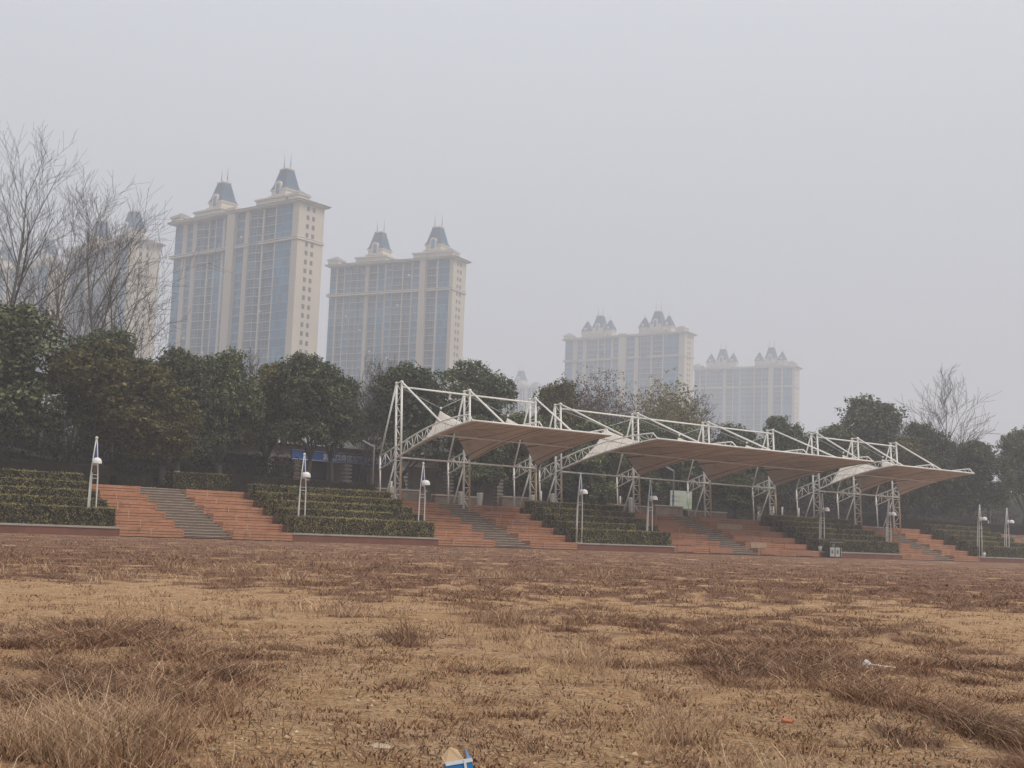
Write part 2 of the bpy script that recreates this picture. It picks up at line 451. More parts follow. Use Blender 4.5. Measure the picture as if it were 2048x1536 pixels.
me = np_mesh('field', np.stack([X.ravel(), Y.ravel(), Zg.ravel()], 1), np.stack([ii, ii+1, ii+nx+1, ii+nx], 1), True)
at = me.attributes.new('cover', 'FLOAT', 'POINT'); at.data.foreach_set('value', cover(X, Y).ravel().astype(np.float32))
tag(obj('field', me, M['field']), 'wide bare field of sandy soil and dead grass', 'ground', kind='structure')

# plateau behind the terraces
b = MB()
for (v0, v1) in ((6.96, 20), (20, 37), (37, 900)):
    b.face([S(-400, v0, pz(v0)-.006), S(700, v0, pz(v0)-.006), S(700, v1, pz(v1)-.006), S(-400, v1, pz(v1)-.006)])
# clip outlying corners to stay inside the air box
b.v = [(max(-920, min(920, x)), max(-40, min(1370, y)), z) for x, y, z in b.v]
tag(b.build('plateau_ground', M['plateau']), 'dark soil ground behind the terraces', 'ground', kind='structure')

# ------------------------------------------------------------------ dry grass (stuff)
def make_grass():
    g = np.random.default_rng(4)
    nt = 120000
    q = g.random(nt)
    d0, d1 = 3.3, 74.0
    e = -.62
    d = (d0**e + q*(d1**e - d0**e))**(1/e)
    x = (g.random(nt)*2-1)*(.5*d+.9); y = d
    cv = cover(x, y)
    # drop what would stand inside the terraces
    vv = (x*V.x + (y*V.y)) - 60.93
    keep = (g.random(nt) < np.clip((cv-.34)*1.5, .10, .8)*np.clip(fbm(x*7, y*5, 77, 3)*3-.75, .12, 1)) & (vv < -.08)
    x, y, cv, d = x[keep], y[keep], cv[keep], d[keep]
    n = len(x)
    tallm = np.zeros(n)
    for (cx_, cy_, rx, ry, k) in [GRASS[i] for i in (0,1,2,3,6)]:
        tallm = np.maximum(tallm, np.exp(-(((x-cx_)/rx)**2+((y-cy_)/ry)**2)))
    tn = fbm(x*.5+9, y*.35, 31, 3)
    tallm = np.maximum(tallm, np.clip((tn-.50)*5, 0, 1)*np.clip((y-9)/3, 0, 1)*.8)
    darkm = np.zeros(n)
    for (cx_, cy_, rx, ry, k) in [GRASS[i] for i in (4,5,7,8,9,10)]:
        darkm = np.maximum(darkm, np.exp(-(((x-cx_)/rx)**2+((y-cy_)/ry)**2)))
    r = g.random(n)
    kind = np.where(r < tallm*.95, 0, np.where(r < .35+darkm*.6, 1, 2))
    per = np.array([13, 15, 14])[kind]
    idx = np.repeat(np.arange(n), per); N = len(idx)
    K = kind[idx]; dd = d[idx]
    h = np.where(K == 0, g.uniform(.045, .14, N)*np.where(g.random(N) < .06, 1.5, 1), np.where(K == 1, g.uniform(.02, .07, N), g.uniform(.004, .018, N)))
    h *= np.clip(.55+cv[idx]*.7, .5, 1.2)
    h *= np.where(dd > 16, np.clip(1-(dd-16)/50, .35, 1), 1)
    wd = np.maximum(np.where(K == 2, .006, np.where(K == 1, .0028, .0026)), .00042*dd)*g.uniform(.7, 1.3, N)
    spread = np.where(K == 0, .045, np.where(K == 1, .07, .075))*(1+dd*.05)
    a = g.random(N)*2*PI; rr = np.sqrt(g.random(N))*spread
    bx = x[idx] + np.cos(a)*rr; by = y[idx] + np.sin(a)*rr
    bz = relief(bx, by) - .035
    a2 = a + g.normal(0, .9, N)
    lean = h*np.where(K == 0, g.uniform(.15, 1.15, N), np.where(K == 1, g.uniform(.8, 3.0, N), g.uniform(.8, 3.0, N)))
    lx, ly = np.cos(a2)*lean, np.sin(a2)*lean
    sx, sy = -np.sin(a2), np.cos(a2)
    tw = g.random(N)*PI; sx, sy = np.cos(tw), np.sin(tw)
    curl = g.normal(0, .45, N)*h
    P0 = np.stack([bx, by, bz], 1)
    side = np.stack([sx, sy, g.normal(0, .2, N)], 1)*wd[:,None]
    mid = P0 + np.stack([lx*.4+curl*sx, ly*.4+curl*sy, h*.62+.01], 1)
    tip = P0 + np.stack([lx, ly, h+.012], 1)
    Vv = np.empty((N, 6, 3), np.float32)
    Vv[:,0] = P0-side*.6; Vv[:,1] = P0+side*.6; Vv[:,2] = mid+side*.5; Vv[:,3] = mid-side*.5; Vv[:,4] = tip+side*.18; Vv[:,5] = tip-side*.18
    base = (np.arange(N)*6)[:,None]
    Fq = np.concatenate([base+np.array([0,1,2,3]), base+np.array([3,2,4,5])], 0)
    me = np_mesh('dry_grass', Vv.reshape(-1,3), Fq)
    tint = np.where(K == 0, g.uniform(.55, 1.0, N), np.where(K == 1, g.uniform(.0, .6, N), g.uniform(.12, .55, N)))
    tt = fbm(x*2.2, y*1.6, 91, 3)[idx]; tint = np.clip(tint + (tt-.47)*.9, 0, 1)
    tint = np.where((K == 1) & (g.random(N) < .22), g.uniform(.6, .9, N), tint)
    tint = tint*np.where(dd > 20, .9, 1)
    at = me.attributes.new('tint', 'FLOAT', 'POINT'); at.data.foreach_set('value', np.repeat(tint, 6).astype(np.float32))
    tag(obj('dry_grass', me, M['grass']), 'dead brown and straw grass tufts across the field', 'grass', kind='stuff')
    # pebbles and clods
    n = 15000
    q = g.random(n); e = -.8; d = (3.3**e + q*(26.0**e - 3.3**e))**(1/e)
    x = (g.random(n)*2-1)*(.5*d+.7); cv = cover(x, d)
    k = g.random(n) < np.clip(1-cv*1.6, .03, 1)
    x, d = x[k], d[k]; n = len(x)
    s = np.abs(g.normal(0, .007, n))+.003; s = np.where(g.random(n) < .008, s*2.2, s)
    z = relief(x, d) - .03
    oct_ = np.array([(1,0,0),(.3,1,0),(-1,.2,0),(-.2,-1,0),(.1,.1,.55),(0,0,-.5)])
    jit = g.uniform(.6, 1.25, (n, 6, 1))
    rot = g.random(n)*2*PI; c_, s_ = np.cos(rot), np.sin(rot)
    Pp = oct_[None]*jit*s[:,None,None]
    Pp = np.stack([Pp[...,0]*c_[:,None]-Pp[...,1]*s_[:,None], (Pp[...,0]*s_[:,None]+Pp[...,1]*c_[:,None]), Pp[...,2]], 2)
    Pp[...,0] += x[:,None]; Pp[...,1] += d[:,None]; Pp[...,2] += z[:,None]+.001
    tri = np.array([(0,1,4),(1,2,4),(2,3,4),(3,0,4),(1,0,5),(2,1,5),(3,2,5),(0,3,5)])
    me = np_mesh('pebbles', Pp.reshape(-1,3), (np.arange(n)*6)[:,None,None].repeat(8,1).reshape(-1,1)+np.tile(tri, (n,1)))
    tag(obj('pebbles', me, M['pebble']), 'small pale stones and clods scattered over the sandy soil', 'pebbles', kind='stuff')
make_grass()

# ------------------------------------------------------------------ small things lying on the field
def gz(x, y): return float(relief(np.array([x]), np.array([y]))[0]) - .03
def litter():
    # crushed drink carton
    t = thing('drink_carton', 'crushed blue and white drink carton with torn open top, in the foreground', 'carton', (-.105, 4.12, gz(-.105, 4.12)-.01), math.radians(14))
    mblue = plain('carton_blue', (.012,.17,.42), .35, .4, .12, 12); mwhite = plain('carton_white', (.62,.64,.66), .5, .3, .05, 10)
    mcard = plain('carton_card', (.47,.33,.20), .8, .2, .08, 14)
    q = MB(); q.frustum(0, 0, 0, .085, .047, .03, .045, .028)
    body = q.build('box_body', mblue, t); body.rotation_euler = (math.radians(-14), math.radians(-9), 0); body.scale = (.92, .92, 1.18)
    q = MB(); q.frustum(.001, -.0295, .079, .089, .0465, .0022, .046, .0022); q.box(.016, .024, -.0338, -.029, .002, .088)
    q.build('white_stripe', mwhite, body)
    q = MB(); q.idx([(-.045,-.02,.085),(.02,-.026,.086),(.012,.022,.118),(-.012,.03,.128),(-.046,.028,.106),
                     (-.045,-.018,.083),(.02,-.024,.084),(.012,.024,.116),(-.012,.032,.126),(-.046,.030,.104)],
                    [(0,1,2,3,4),(9,8,7,6,5),(0,5,6,1),(1,6,7,2),(2,7,8,3),(3,8,9,4),(4,9,5,0)])
    q.build('torn_flap', mcard, body)
    q = MB(); q.idx([(.044,-.026,.083),(.030,-.028,.083),(.034,-.01,.118),(.045,.02,.086),(.0465,-.024,.083),(.0485,.02,.085)],
                    [(0,1,2),(0,2,3),(4,2,0),(2,4,5),(2,5,3)])
    q.build('side_flap', mblue, body)
    # stones, a brick shard and a scrap
    def shard(name, label, cat, x, y, pts, th, m, tilt):
        q = MB(); n = len(pts)
        vv = [(px, py, th*(.8+.4*R.random())) for px, py in pts] + [(px*1.05, py*1.05, -.02) for px, py in pts]
        q.idx(vv, [tuple(range(n)), tuple(range(2*n-1, n-1, -1))] + [(i, n+i, n+(i+1)%n, (i+1)%n) for i in range(n)])
        o = q.build(name, m, None, (x, y, gz(x, y)), 0); o.rotation_euler = tilt
        return tag(o, label, cat)
    shard('brick_shard', 'small orange red brick shard on the sandy gravel', 'brick piece', 1.30, 6.0,
          [(-.026,-.014),(.012,-.018),(.030,.004),(.022,.016),(-.022,.018)], .018, plain('brick_red', (.40,.15,.09), .9, .1, .15, 30), (math.radians(14), .05, .1))
    shard('flat_stone', 'flat pale stone slab half sunk in the sand', 'stone', -.43, 4.95,
          [(-.05,-.012),(-.02,-.035),(.035,-.04),(.05,-.02),(.02,.012),(-.03,.028)], .012, plain('pale_stone', (.42,.33,.24), .9, .1, .1, 20), (math.radians(7), 0, -.25))
    # white plastic scrap with a trailing strip
    t = thing('plastic_scrap', 'torn white plastic scrap with a trailing strip among dead grass', 'litter', (2.33, 8.45, gz(2.33, 8.45)), 0)
    mp = plain('white_plastic', (.66,.60,.56), .5, .3, .06, 20)
    q = MB(); n = 8
    top = [(.045*math.cos(k*2*PI/n)*R.uniform(.7,1.2), .03*math.sin(k*2*PI/n)*R.uniform(.7,1.2), .02+.02*R.random()) for k in range(n)]
    q.idx(top + [(0,0,.055)] + [(a*1.1, b_*1.1, 0) for a, b_, c in top], [(k, (k+1)%n, 8) for k in range(n)] + [(k, 9+k, 9+(k+1)%n, (k+1)%n) for k in range(n)])
    q.build('crumpled_sheet', mp, t)
    q = MB(); q.tube([(.02,-.02,.02),(.06,-.04,.022),(.10,-.03,.012),(.14,-.045,.016),(.18,-.04,.012)], [.009,.007,.01,.006,.003], 5)
    q.build('plastic_strip', mp, t)
litter()

# ------------------------------------------------------------------ hedges
def hedge_mesh(L, seed, W=.86, H=.95, leaf=.062, n=None):
    g = np.random.default_rng(seed)
    n = n or int(L*640)
    # surface samples of a slightly wavy box
    areas = np.array([L*W, L*H, L*H*.5, W*H, W*H]); p = areas/areas.sum()
    f = g.choice(5, n, p=p); a = g.random(n); b_ = g.random(n)
    x = np.empty(n); y = np.empty(n); z = np.empty(n)
    nrm = np.zeros((n,3))
    for k in range(5):
        m = f == k
        if k == 0: x[m] = a[m]*L; y[m] = b_[m]*W; z[m] = H; nrm[m] = (0,0,1)
        elif k == 1: x[m] = a[m]*L; y[m] = 0; z[m] = b_[m]*H; nrm[m] = (0,-1,.2)
        elif k == 2: x[m] = a[m]*L; y[m] = W; z[m] = H*(.5+.5*b_[m]); nrm[m] = (0,1,.2)
        elif k == 3: x[m] = 0; y[m] = a[m]*W; z[m] = b_[m]*H; nrm[m] = (-1,0,.2)
        else: x[m] = L; y[m] = a[m]*W; z[m] = b_[m]*H; nrm[m] = (1,0,.2)
    wob = (fbm(x*1.3+seed, y*1.5+z, seed, 3)-.5)
    lump = (fbm(x*5+seed, (y+z)*5, seed+3, 2)-.5)
    ex = np.minimum(x, L-x); z = z + np.where(f == 0, wob*.26+lump*.20 - .13*(np.abs(y-W/2)/(W/2))**3 - .16*np.clip(1-ex/.3, 0, 1)**2, 0)
    y = y + np.where(f == 1, wob*.22+lump*.22, 0); x = x + np.where(f >= 3, wob*.2+lump*.15, 0)
    # round the upper edges a little
    edge = np.clip((z-H*.85)/(H*.15), 0, 1)
    y = np.where(f == 1, y+edge*.07, y)
    C = np.stack([x, y, z], 1) + g.normal(0, .022, (n,3))
    d = nrm*1.2 + g.normal(0, .5, (n,3)); d /= np.linalg.norm(d, axis=1)[:,None]
    t1 = np.cross(d, g.normal(0, 1, (n,3))); t1 /= np.linalg.norm(t1, axis=1)[:,None]; t2 = np.cross(d, t1)
    s = (leaf*g.uniform(.55, 1.3, n))[:,None]
    Vv = np.stack([C-t1*s*.5, C+t2*s*.32, C+t1*s*.6, C-t2*s*.32], 1).reshape(-1,3)
    Vv[:,2] = np.maximum(Vv[:,2], .02)
    me = np_mesh('hedge', Vv, (np.arange(n)*4)[:,None]+np.arange(4))
    sh = np.clip((z-H*.86)/(H*.12), 0, 1)*g.uniform(.4, 1, n)*np.clip(fbm(x*.9+seed*3, y+seed, seed+9, 3)*2.6-.6, .15, 1)  # yellowish young top leaves; the lift also paints light and shade between rows
    at = me.attributes.new('lit_shoot', 'FLOAT', 'POINT'); at.data.foreach_set('value', np.repeat(sh, 4).astype(np.float32))
    return me
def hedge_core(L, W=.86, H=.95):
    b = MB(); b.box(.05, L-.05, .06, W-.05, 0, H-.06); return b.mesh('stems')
HM = {}
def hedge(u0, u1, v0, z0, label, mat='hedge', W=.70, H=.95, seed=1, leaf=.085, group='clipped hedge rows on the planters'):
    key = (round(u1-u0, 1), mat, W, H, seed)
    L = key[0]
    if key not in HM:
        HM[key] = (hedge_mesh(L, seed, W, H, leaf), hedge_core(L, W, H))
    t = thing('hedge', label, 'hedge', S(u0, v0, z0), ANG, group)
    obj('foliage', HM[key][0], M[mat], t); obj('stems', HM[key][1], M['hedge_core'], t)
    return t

# ------------------------------------------------------------------ planters and terraces
PL = [(11.0, 24.8, 'leftmost planter', 9.4), (34.3, 43.7, 'second planter from the left', 9.4), (54.4, 63.0, 'middle planter', 8.6),
      (78.3, 88.6, 'planter behind the bins', 9.4), (99.7, 109.4, 'planter at the right edge', 9.4)]
ROWS = ['front row', 'second row', 'third row', 'fourth row', 'topmost row']
for i, (u0, u1, nm, _) in enumerate(PL):
    t = thing('planter', 'stepped %s with dark red wall and grey coping' % nm, 'planter', S(u0, 0, 0), ANG, 'stepped hedge planters')
    L = u1-u0
    b = MB(); b.box(0, L, 0, TREAD-.002, -.2, .34)
    b.build('front_wall', M['redwall'], t)
    b = MB(); k = 0.0
    while k < L-.05:
        e = min(k+2.4, L+.04); b.box(k-(0.04 if k == 0 else 0), e-.012, -.045, .34, .342, .435); k += 2.4
    b.build('coping', M['cap'], t)
    b = MB()
    for r in range(1, 6):
        b.box(.002, L-.002, TREAD*r, TREAD*(r+1)-(.002 if r < 5 else 0), -.2, RISE*(r+1)-.04)
    b.build('soil_steps', M['soil'], t)
    b = MB()
    for r in range(1, 6):
        b.box(-.01, L+.01, TREAD*r-.03, TREAD*r+.06, RISE*r-.1, RISE*(r+1)-.01)
    b.build('step_edging', M['redwall'], t)
    for r in range(5):
        a0, a1 = u0+.12, u1-.12
        if i == 0: a0 = u1-13.0
        lab = 'clipped hedge, %s of the %s' % (ROWS[r], nm)
        if r == 4 and i == 1:
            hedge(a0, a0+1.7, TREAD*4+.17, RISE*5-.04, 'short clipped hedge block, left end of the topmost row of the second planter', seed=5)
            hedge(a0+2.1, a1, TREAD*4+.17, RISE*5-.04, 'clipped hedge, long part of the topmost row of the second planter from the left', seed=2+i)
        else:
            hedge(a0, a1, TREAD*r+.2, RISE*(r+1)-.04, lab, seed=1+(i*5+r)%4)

def seat_section(u0, u1, s0, s1, label, patched=False, seed=1):
    g = random.Random(seed)
    t = thing('terrace_seating', label, 'terrace seating', S(u0, 0, 0), ANG, 'terracotta seating terraces')
    L = u1-u0; s0 -= u0; s1 -= u0
    for k in range(6):
        z0 = RISE*k; y0 = TREAD*k
        for (a, c) in ((.0, s0-.004), (s1+.004, L)):
            b = MB()
            b.box(a+.003, c-.003, y0+.05, y0+TREAD+(.049 if k < 5 else 0), (z0-.2 if k else -.2), z0+RISE-.052, 1)     # dark core
            zz = z0+.012
            for q in range(3):                                                          # three slabs per riser, dark joints between
                h = (RISE-.012)/3 - .026
                yb = y0+TREAD+.05 if q == 2 else y0+.10
                b.box(a, c, y0 - (.012 if q == 2 else 0), yb, zz, zz+h+(.026 if q == 2 else 0), 0); zz += h+.026
            for xe in (a, c-.05): b.box(xe+.001, xe+.049, y0+.101, y0+TREAD+.03, z0+.03, z0+RISE-.03, 0)
            x = a+g.uniform(.9, 1.6)
            while x < c-.4:
                b.box(x, x+.045, y0-.016, y0-.0005, z0+.02, z0+RISE-.03, 2); x += g.uniform(2.6, 3.6)
            st = b.build('seat_tier', [M['terra'] if not (patched and k > 2) else M['terra_dull'], M['groove'], M['grout']], t)
            if patched:
                x = a+g.uniform(.1, 1.0)
                while x < c-1.7:
                    wv = min(g.choice([1.7, 2.3, 2.5, 2.8]), c-x-.03)
                    p = MB(); kind = g.random()
                    p.box(x, x+wv, y0-.045, y0+.5, z0+.06, z0+RISE+.014)
                    if kind < .65:
                        for h_ in range(5):
                            xx = x+wv*(.12+.17*h_); p.box(xx, xx+.07, y0-.049, y0-.02, z0+.055, z0+.115, 1)
                    p.build('repair_slab', [M['patch'] if kind > .84 else M['pink_patch'], M['groove']], st)
                    x += wv+g.uniform(.3, 2.4)
    b = MB()
    n = 3
    for k in range(6):
        for q in range(n):
            zt = RISE*k + RISE*(q+1)/n
            yb = TREAD*k + TREAD*q/n + .02
            b.box(s0, s1, yb+.05, yb+TREAD/n+.06, (RISE*k-.2), zt-.055, 1)
            b.box(s0, s1, yb, yb+TREAD/n+.02, zt-.055, zt, 0)
            b.box(s0, s1, yb+.03, yb+.06, zt-RISE/n+.02, zt-.085, 2)
    sa = b.build('stair', [M['stair'], M['groove'], M['riser']], t)
    b = MB()
    for k in range(6):
        b.box(s0-.06, s0+.06, TREAD*k-.02, TREAD*k+.9, RISE*k+.02, RISE*(k+1)+.02)
    b.build('stair_kerb', M['terra_dull'], t)
    return t
seat_section(24.82, 34.28, 28.1, 30.8, 'bright orange terrace seats with grey stair, between the two left planters', seed=2)
seat_section(43.72, 54.38, 47.8, 50.55, 'orange terrace seats with grey stair below the near canopy', seed=3)
seat_section(63.02, 78.28, 68.7, 71.4, 'wide patched terrace seats with mismatched repair slabs and a grey stair', True, 4)
seat_section(88.62, 99.68, 93.1, 95.8, 'orange terrace seats with narrow stair between the two right planters', seed=5)
seat_section(109.42, 122.0, 114, 116.6, 'orange terrace seats at the far right behind the last hedges', seed=6)
seat_section(-4.0, 10.98, 3, 5.7, 'orange terrace seats beyond the leftmost planter', seed=8)

# ------------------------------------------------------------------ three-legged park lamps
def make_lamp():
    t = thing('park_lamp', '', 'lamp', (0,0,0), ANG, 'white three legged park lamps')
    H = 4.25
    legs = [(-.20,-.06),(.17,-.09),(-.03,.2)]
    for (x, y) in legs:
        b = MB(); b.tube([(x,y,0),(x*1.04,y*1.04,1.2),(x*.93,y*.93,2.4),(x*.55,y*.55,3.4),(x*.12,y*.12,H)], [.034,.034,.032,.028,.022], 8)
        b.lathe([(.0,0.0),(.06,0.0),(.06,.03),(.0,.03)], (x,y,0), 8)
        b.build('leg', M['lamppole'], t)
    b = MB(); b.lathe([(.001,-.075),(.045,-.06),(.07,-.02),(.072,.02),(.045,.06),(.001,.075)], (0,0,H+.05), 14); b.build('ball_finial', M['lampwhite'], t)
    # blue triangle between the front legs
    def lp(x, y, z):
        k = 1-(z-2.4)/(H-2.4); return x*(.12+.81*k), y*(.12+.81*k)
    p = []
    for z in (3.0, 4.0):
        for q in (0, 1):
            x, y = lp(*legs[q], z); p.append((x*.8, y, z))
    b = MB(); b.idx(p + [(x, y+.02, z) for x, y, z in p], [(0,1,3,2),(6,7,5,4),(0,4,5,1),(2,3,7,6),(0,2,6,4),(1,5,7,3)]); b.build('blue_panel', M['blue_panel'], t)
    b = MB(); b.box(-.10, .06, -.12, .06, 2.62, 2.95); b.build('ballast_box', M['brown_box'], t)
    for z in (2.35, 2.52, 2.98):
        b = MB(); pts = [lp(*q, z) for q in legs]
        b.tube([(pts[0][0]*.9, pts[0][1]*.9, z), (pts[1][0]*.9, pts[1][1]*.9, z)], .014, 6); b.tube([(pts[1][0]*.9, pts[1][1]*.9, z), (pts[2][0]*.9, pts[2][1]*.9, z)], .014, 6)
        b.tube([(pts[2][0]*.9, pts[2][1]*.9, z), (pts[0][0]*.9, pts[0][1]*.9, z)], .014, 6); b.build('rung', M['lamppole'], t)
    b = MB(); b.lathe([(.001,-.18),(.075,-.17),(.08,0),(.075,.12),(.03,.17),(.001,.175)], (-.04,-.12,3.15), 12); b.build('bracket_boss', M['lampwhite'], t)
    b = MB(); b.tube([(-.04,-.12,3.15),(-.06,-.30,3.16),(-.09,-.46,3.16)], .03, 8); b.build('bracket_arm', M['lampwhite'], t)
    d = MB(); prof = [(.225,-.055),(.225,.0),(.219,.06),(.19,.135),(.14,.19),(.07,.225),(.001,.235)]
    d.lathe(prof, (-.09,-.5,3.10), 24)
    dome = d.build('lamp_dome', M['lampwhite'], t)
    b = MB(); b.lathe([(.001,-.02),(.215,-.02),(.215,-.045),(.09,-.075),(.001,-.08)], (-.09,-.5,3.10), 20); b.build('diffuser', plain('frosted_diffuser', (.5,.5,.48), .4), dome)
    return t
lamp0 = make_lamp()
LAMPS = [(23.65,.75,RISE,'first on the left, behind the front hedge of the leftmost planter'),
         (35.25,.95,RISE,'in front of the blue sign, left end of second planter'),
         (43.1,.95,RISE,'right end of the second planter, before the near canopy'),
         (54.62,.18,RISE,'left corner of the middle planter, feet in plain view'),
         (61.6,.98,RISE,'right end of the middle planter beside the patched seats'),
         (79.8,.98,RISE,'behind the grey bins, under the far canopy'),
         (88.2,.98,RISE,'right end of the planter below the far canopy tip'),
         (99.9,.18,RISE,'left corner of the right edge planter, beyond all the canopies'),
         (105.5,.98,RISE,'last on the right, at the edge of the picture')]
for i, (a, b_, z, lab) in enumerate(LAMPS):
    o = lamp0 if i == 0 else copy_tree(lamp0)
    o.location = S(a, b_, z-(.06 if b_ > .5 else 0)); o['label'] = 'white park lamp, ' + lab
def bucket(a, b_, z, label):
    b = MB(); b.lathe([(.001,0),(.10,0),(.15,.34),(.14,.34),(.095,.02),(.001,.02)], (0,0,0), 14)
    t = thing('bucket', label, 'bucket', S(a, b_, z), ANG)
    b.build('pail', M['lampwhite'], t)
    b = MB(); b.tube([(.14*math.cos(k*PI/8), 0, .33+.14*math.sin(k*PI/8)) for k in range(9)], .008, 5); b.build('handle', M['cable'], t)
bucket(78.55, .15, RISE+.006, 'pale bucket on the planter corner beside the grey bins')
bucket(100.3, .05, RISE+.006, 'white bucket at the foot of the lamp on the right edge planter')

# ------------------------------------------------------------------ tensile canopies
def lacing(b, A, B, n, r=.028, start=0):
    """zigzag and rungs between polylines sampled by A(t), B(t)"""
    for k in range(n):
        t0, t1 = k/n, (k+1)/n
        if (k+start) % 2 == 0: b.tube([A(t0), B(t1)], r, 6)
        else: b.tube([B(t0), A(t1)], r, 6)
        if k: b.tube([A(t0), B(t0)], r, 6)
def lerp(p, q, t): return tuple(a+(c-a)*t for a, c in zip(p, q))
def poly(P):
    def f(t):
        x = t*(len(P)-1); i = min(int(x), len(P)-2); return lerp(P[i], P[i+1], x-i)
    return f
def smoothpoly(P, n=14):
    # quadratic through three points sampled
    (y0,z0),(y1,z1),(y2,z2) = P
    out = []
    for k in range(n+1):
        y = y0+(y2-y0)*k/n
        L0 = (y-y1)*(y-y2)/((y0-y1)*(y0-y2)); L1 = (y-y0)*(y-y2)/((y1-y0)*(y1-y2)); L2 = (y-y0)*(y-y1)/((y2-y0)*(y2-y1))
        out.append((y, z0*L0+z1*L1+z2*L2))
    return out
def canopy(label, masts, vm, base_z, reach, fore, peak):
    u0 = masts[0]
    t = thing('tensile_canopy', label, 'canopy', S(u0, vm, 0), ANG, 'white tensile canopies over the terraces')
    zr = 5.46
    low = smoothpoly([(0, zr), (-reach*.5, zr+1.10), (-reach, 7.2)])            # lower chord, mast to tip
    rear_low, rear_up = (2.57, 4.5), (2.52, 5.38)
    upl = smoothpoly([(.15, 6.12), (-reach*.52, 7.22), (-reach*.95, 7.57)])
    plz = lambda w_: pz(vm+w_)
    for i, um in enumerate(masts):
        x = um-u0
        fb, ft = (x, 0, base_z), (x, .48, 9.95); rb, rt = (x, .62, max(base_z, plz(.62)) if vm+.62 > 6.9 else base_z), (x, 1.06, 9.9)
        b = MB(); fk = lambda z: (x, .48*(z-base_z)/(9.95-base_z), z)
        b.tube([fk(4.9), ft], .068, 10); b.tube([rb, rt], .068, 10)
        b.tube([ft, rt], .04, 8); b.lathe([(.001,-.09),(.1,-.06),(.1,.06),(.001,.09)], ft, 10); b.lathe([(.001,-.09),(.1,-.06),(.1,.06),(.001,.09)], rt, 10)
        lacing(b, lambda q: lerp(fk(base_z+.1), ft, q), lambda q: lerp((x,.62,rb[2]+.1), rt, q), 11, .022)
        mast = b.build('mast', M['white'], t)
        b = MB(); b.tube([fk(base_z), fk(4.9)], .070, 10); b.box(x-.16, x+.16, -.16, .16, base_z-.0, base_z+.03)
        f = b.build('front_post_foot', M['yellowed'], mast); f['label'] = 'yellow stained lower end of the front post'
        # cantilever truss arm
        b = MB()
        L3 = [(x, y, z) for y, z in low]; U3 = [(x, y, z) for y, z in upl]
        b.tube([(x, *rear_low)] + L3, .045, 8); b.tube([(x, *rear_up)] + U3, .045, 8)
        b.tube([U3[-1], L3[-1]], .035, 8); b.tube([(x, *rear_low), (x, *rear_up)], .035, 8)
        lacing(b, poly(L3), poly(U3), 13, .019)
        lacing(b, poly([(x, *rear_low), L3[0]]), poly([(x, *rear_up), U3[0]]), 4, .022)
        b.lathe([(.001,-.07),(.08,-.05),(.08,.05),(.001,.07)], L3[-1], 10)
        b.build('truss_arm', M['white'], t)
        b = MB(); b.tube([rt, (x, *rear_up)], .055, 8); b.tube([(x, *rear_up), (x, 2.30, plz(2.3))], .05, 8); b.build('back_stay', M['white'], t)
        b = MB(); b.tube([(x, .75, 5.14), (x, 1.75, plz(1.75))], .05, 8); b.build('strut', M['white'], t)
        yf = -fore; zf = 7.22 + (fore-3.9)*.16
        b = MB(); b.tube([(x, .48, 9.93), (x, yf, zf)], .06, 8); b.build('fore_stay', M['white'], t)
    for i in range(len(masts)-1):
        x0, x1 = masts[i]-u0, masts[i+1]-u0; xm = (x0+x1)/2
        for nm, y, z, r in (('ridge_beam', .46, 9.62, .06), ('tie_beam', .18, 5.22, .055), ('purlin', low[7][0], low[7][1]-.06, .045), ('front_beam', -reach, 7.2, .06)):
            b = MB(); b.tube([(x0, y, z), (x1, y, z)], r, 8); b.build(nm, M['white'], t)
        for xa in (x0, x1):
            b = MB(); b.tube([(xa, .6, 9.6), (xm, -.1, peak)], .018, 6); b.build('cable', M['cable'], t)
        # membrane
        NS, NTT = 36, 22
        lowf = poly(low)
        vs_, uvs = [], []
        for j in range(NTT+1):
            q = j/NTT
            for k in range(NS+1):
                s = k/NS; g = max(0, 1-abs(2*s-1)); bump_ = (peak-.08-zr)*(g**1.4)*((1-q)**1.75)
                y, z = lowf(q); z += bump_ - .22*math.sin(PI*s)*math.sin(PI*q)*.6
                y -= .55*math.sin(PI*s)**.8*(1-q)**3*(1-g**4)
                vs_.append((x0+(x1-x0)*s, y, z-.055)); uvs.append((s, q))
        fs = [(j*(NS+1)+k, j*(NS+1)+k+1, (j+1)*(NS+1)+k+1, (j+1)*(NS+1)+k) for j in range(NTT) for k in range(NS)]
        me = np_mesh('membrane', vs_, fs, True)
        ul = me.uv_layers.new(name='UVMap')
        li = np.empty(len(me.loops), np.int32); me.loops.foreach_get('vertex_index', li)
        ul.data.foreach_set('uv', np.array(uvs, np.float32)[li].ravel())
        mem = obj('membrane', me, M['membrane'], t)
        b = MB(); b.tube([vs_[k] for k in range(NS+1)], .028, 6); b.build('edge_hem', M['hem'], mem)
        b = MB(); b.tube([vs_[j*(NS+1)+NS] for j in range(NTT+1)], .032, 6); b.build('seam_hem', M['hem'], mem)
        b = MB(); b.lathe([(.001,.10),(.035,.09),(.07,-.06),(.001,-.08)], (xm, -.1, peak), 10); b.build('peak_plate', M['white'], mem)
    return t
canopy('near canopy with three masts and two fabric bays, left of the centre', [44.70, 49.99, 55.53], 5.5, RISE*5, 6.99, 3.9, 8.5)
canopy('longest canopy with four masts and three fabric bays, in the middle', [58.9, 66.4, 73.95, 81.55], 6.8, TOP, 9.1, 5.85, 8.6)
canopy('far canopy with three masts and two fabric bays, on the right', [85.5, 90.9, 96.35], 5.5, RISE*5, 6.95, 4.4, 8.5)

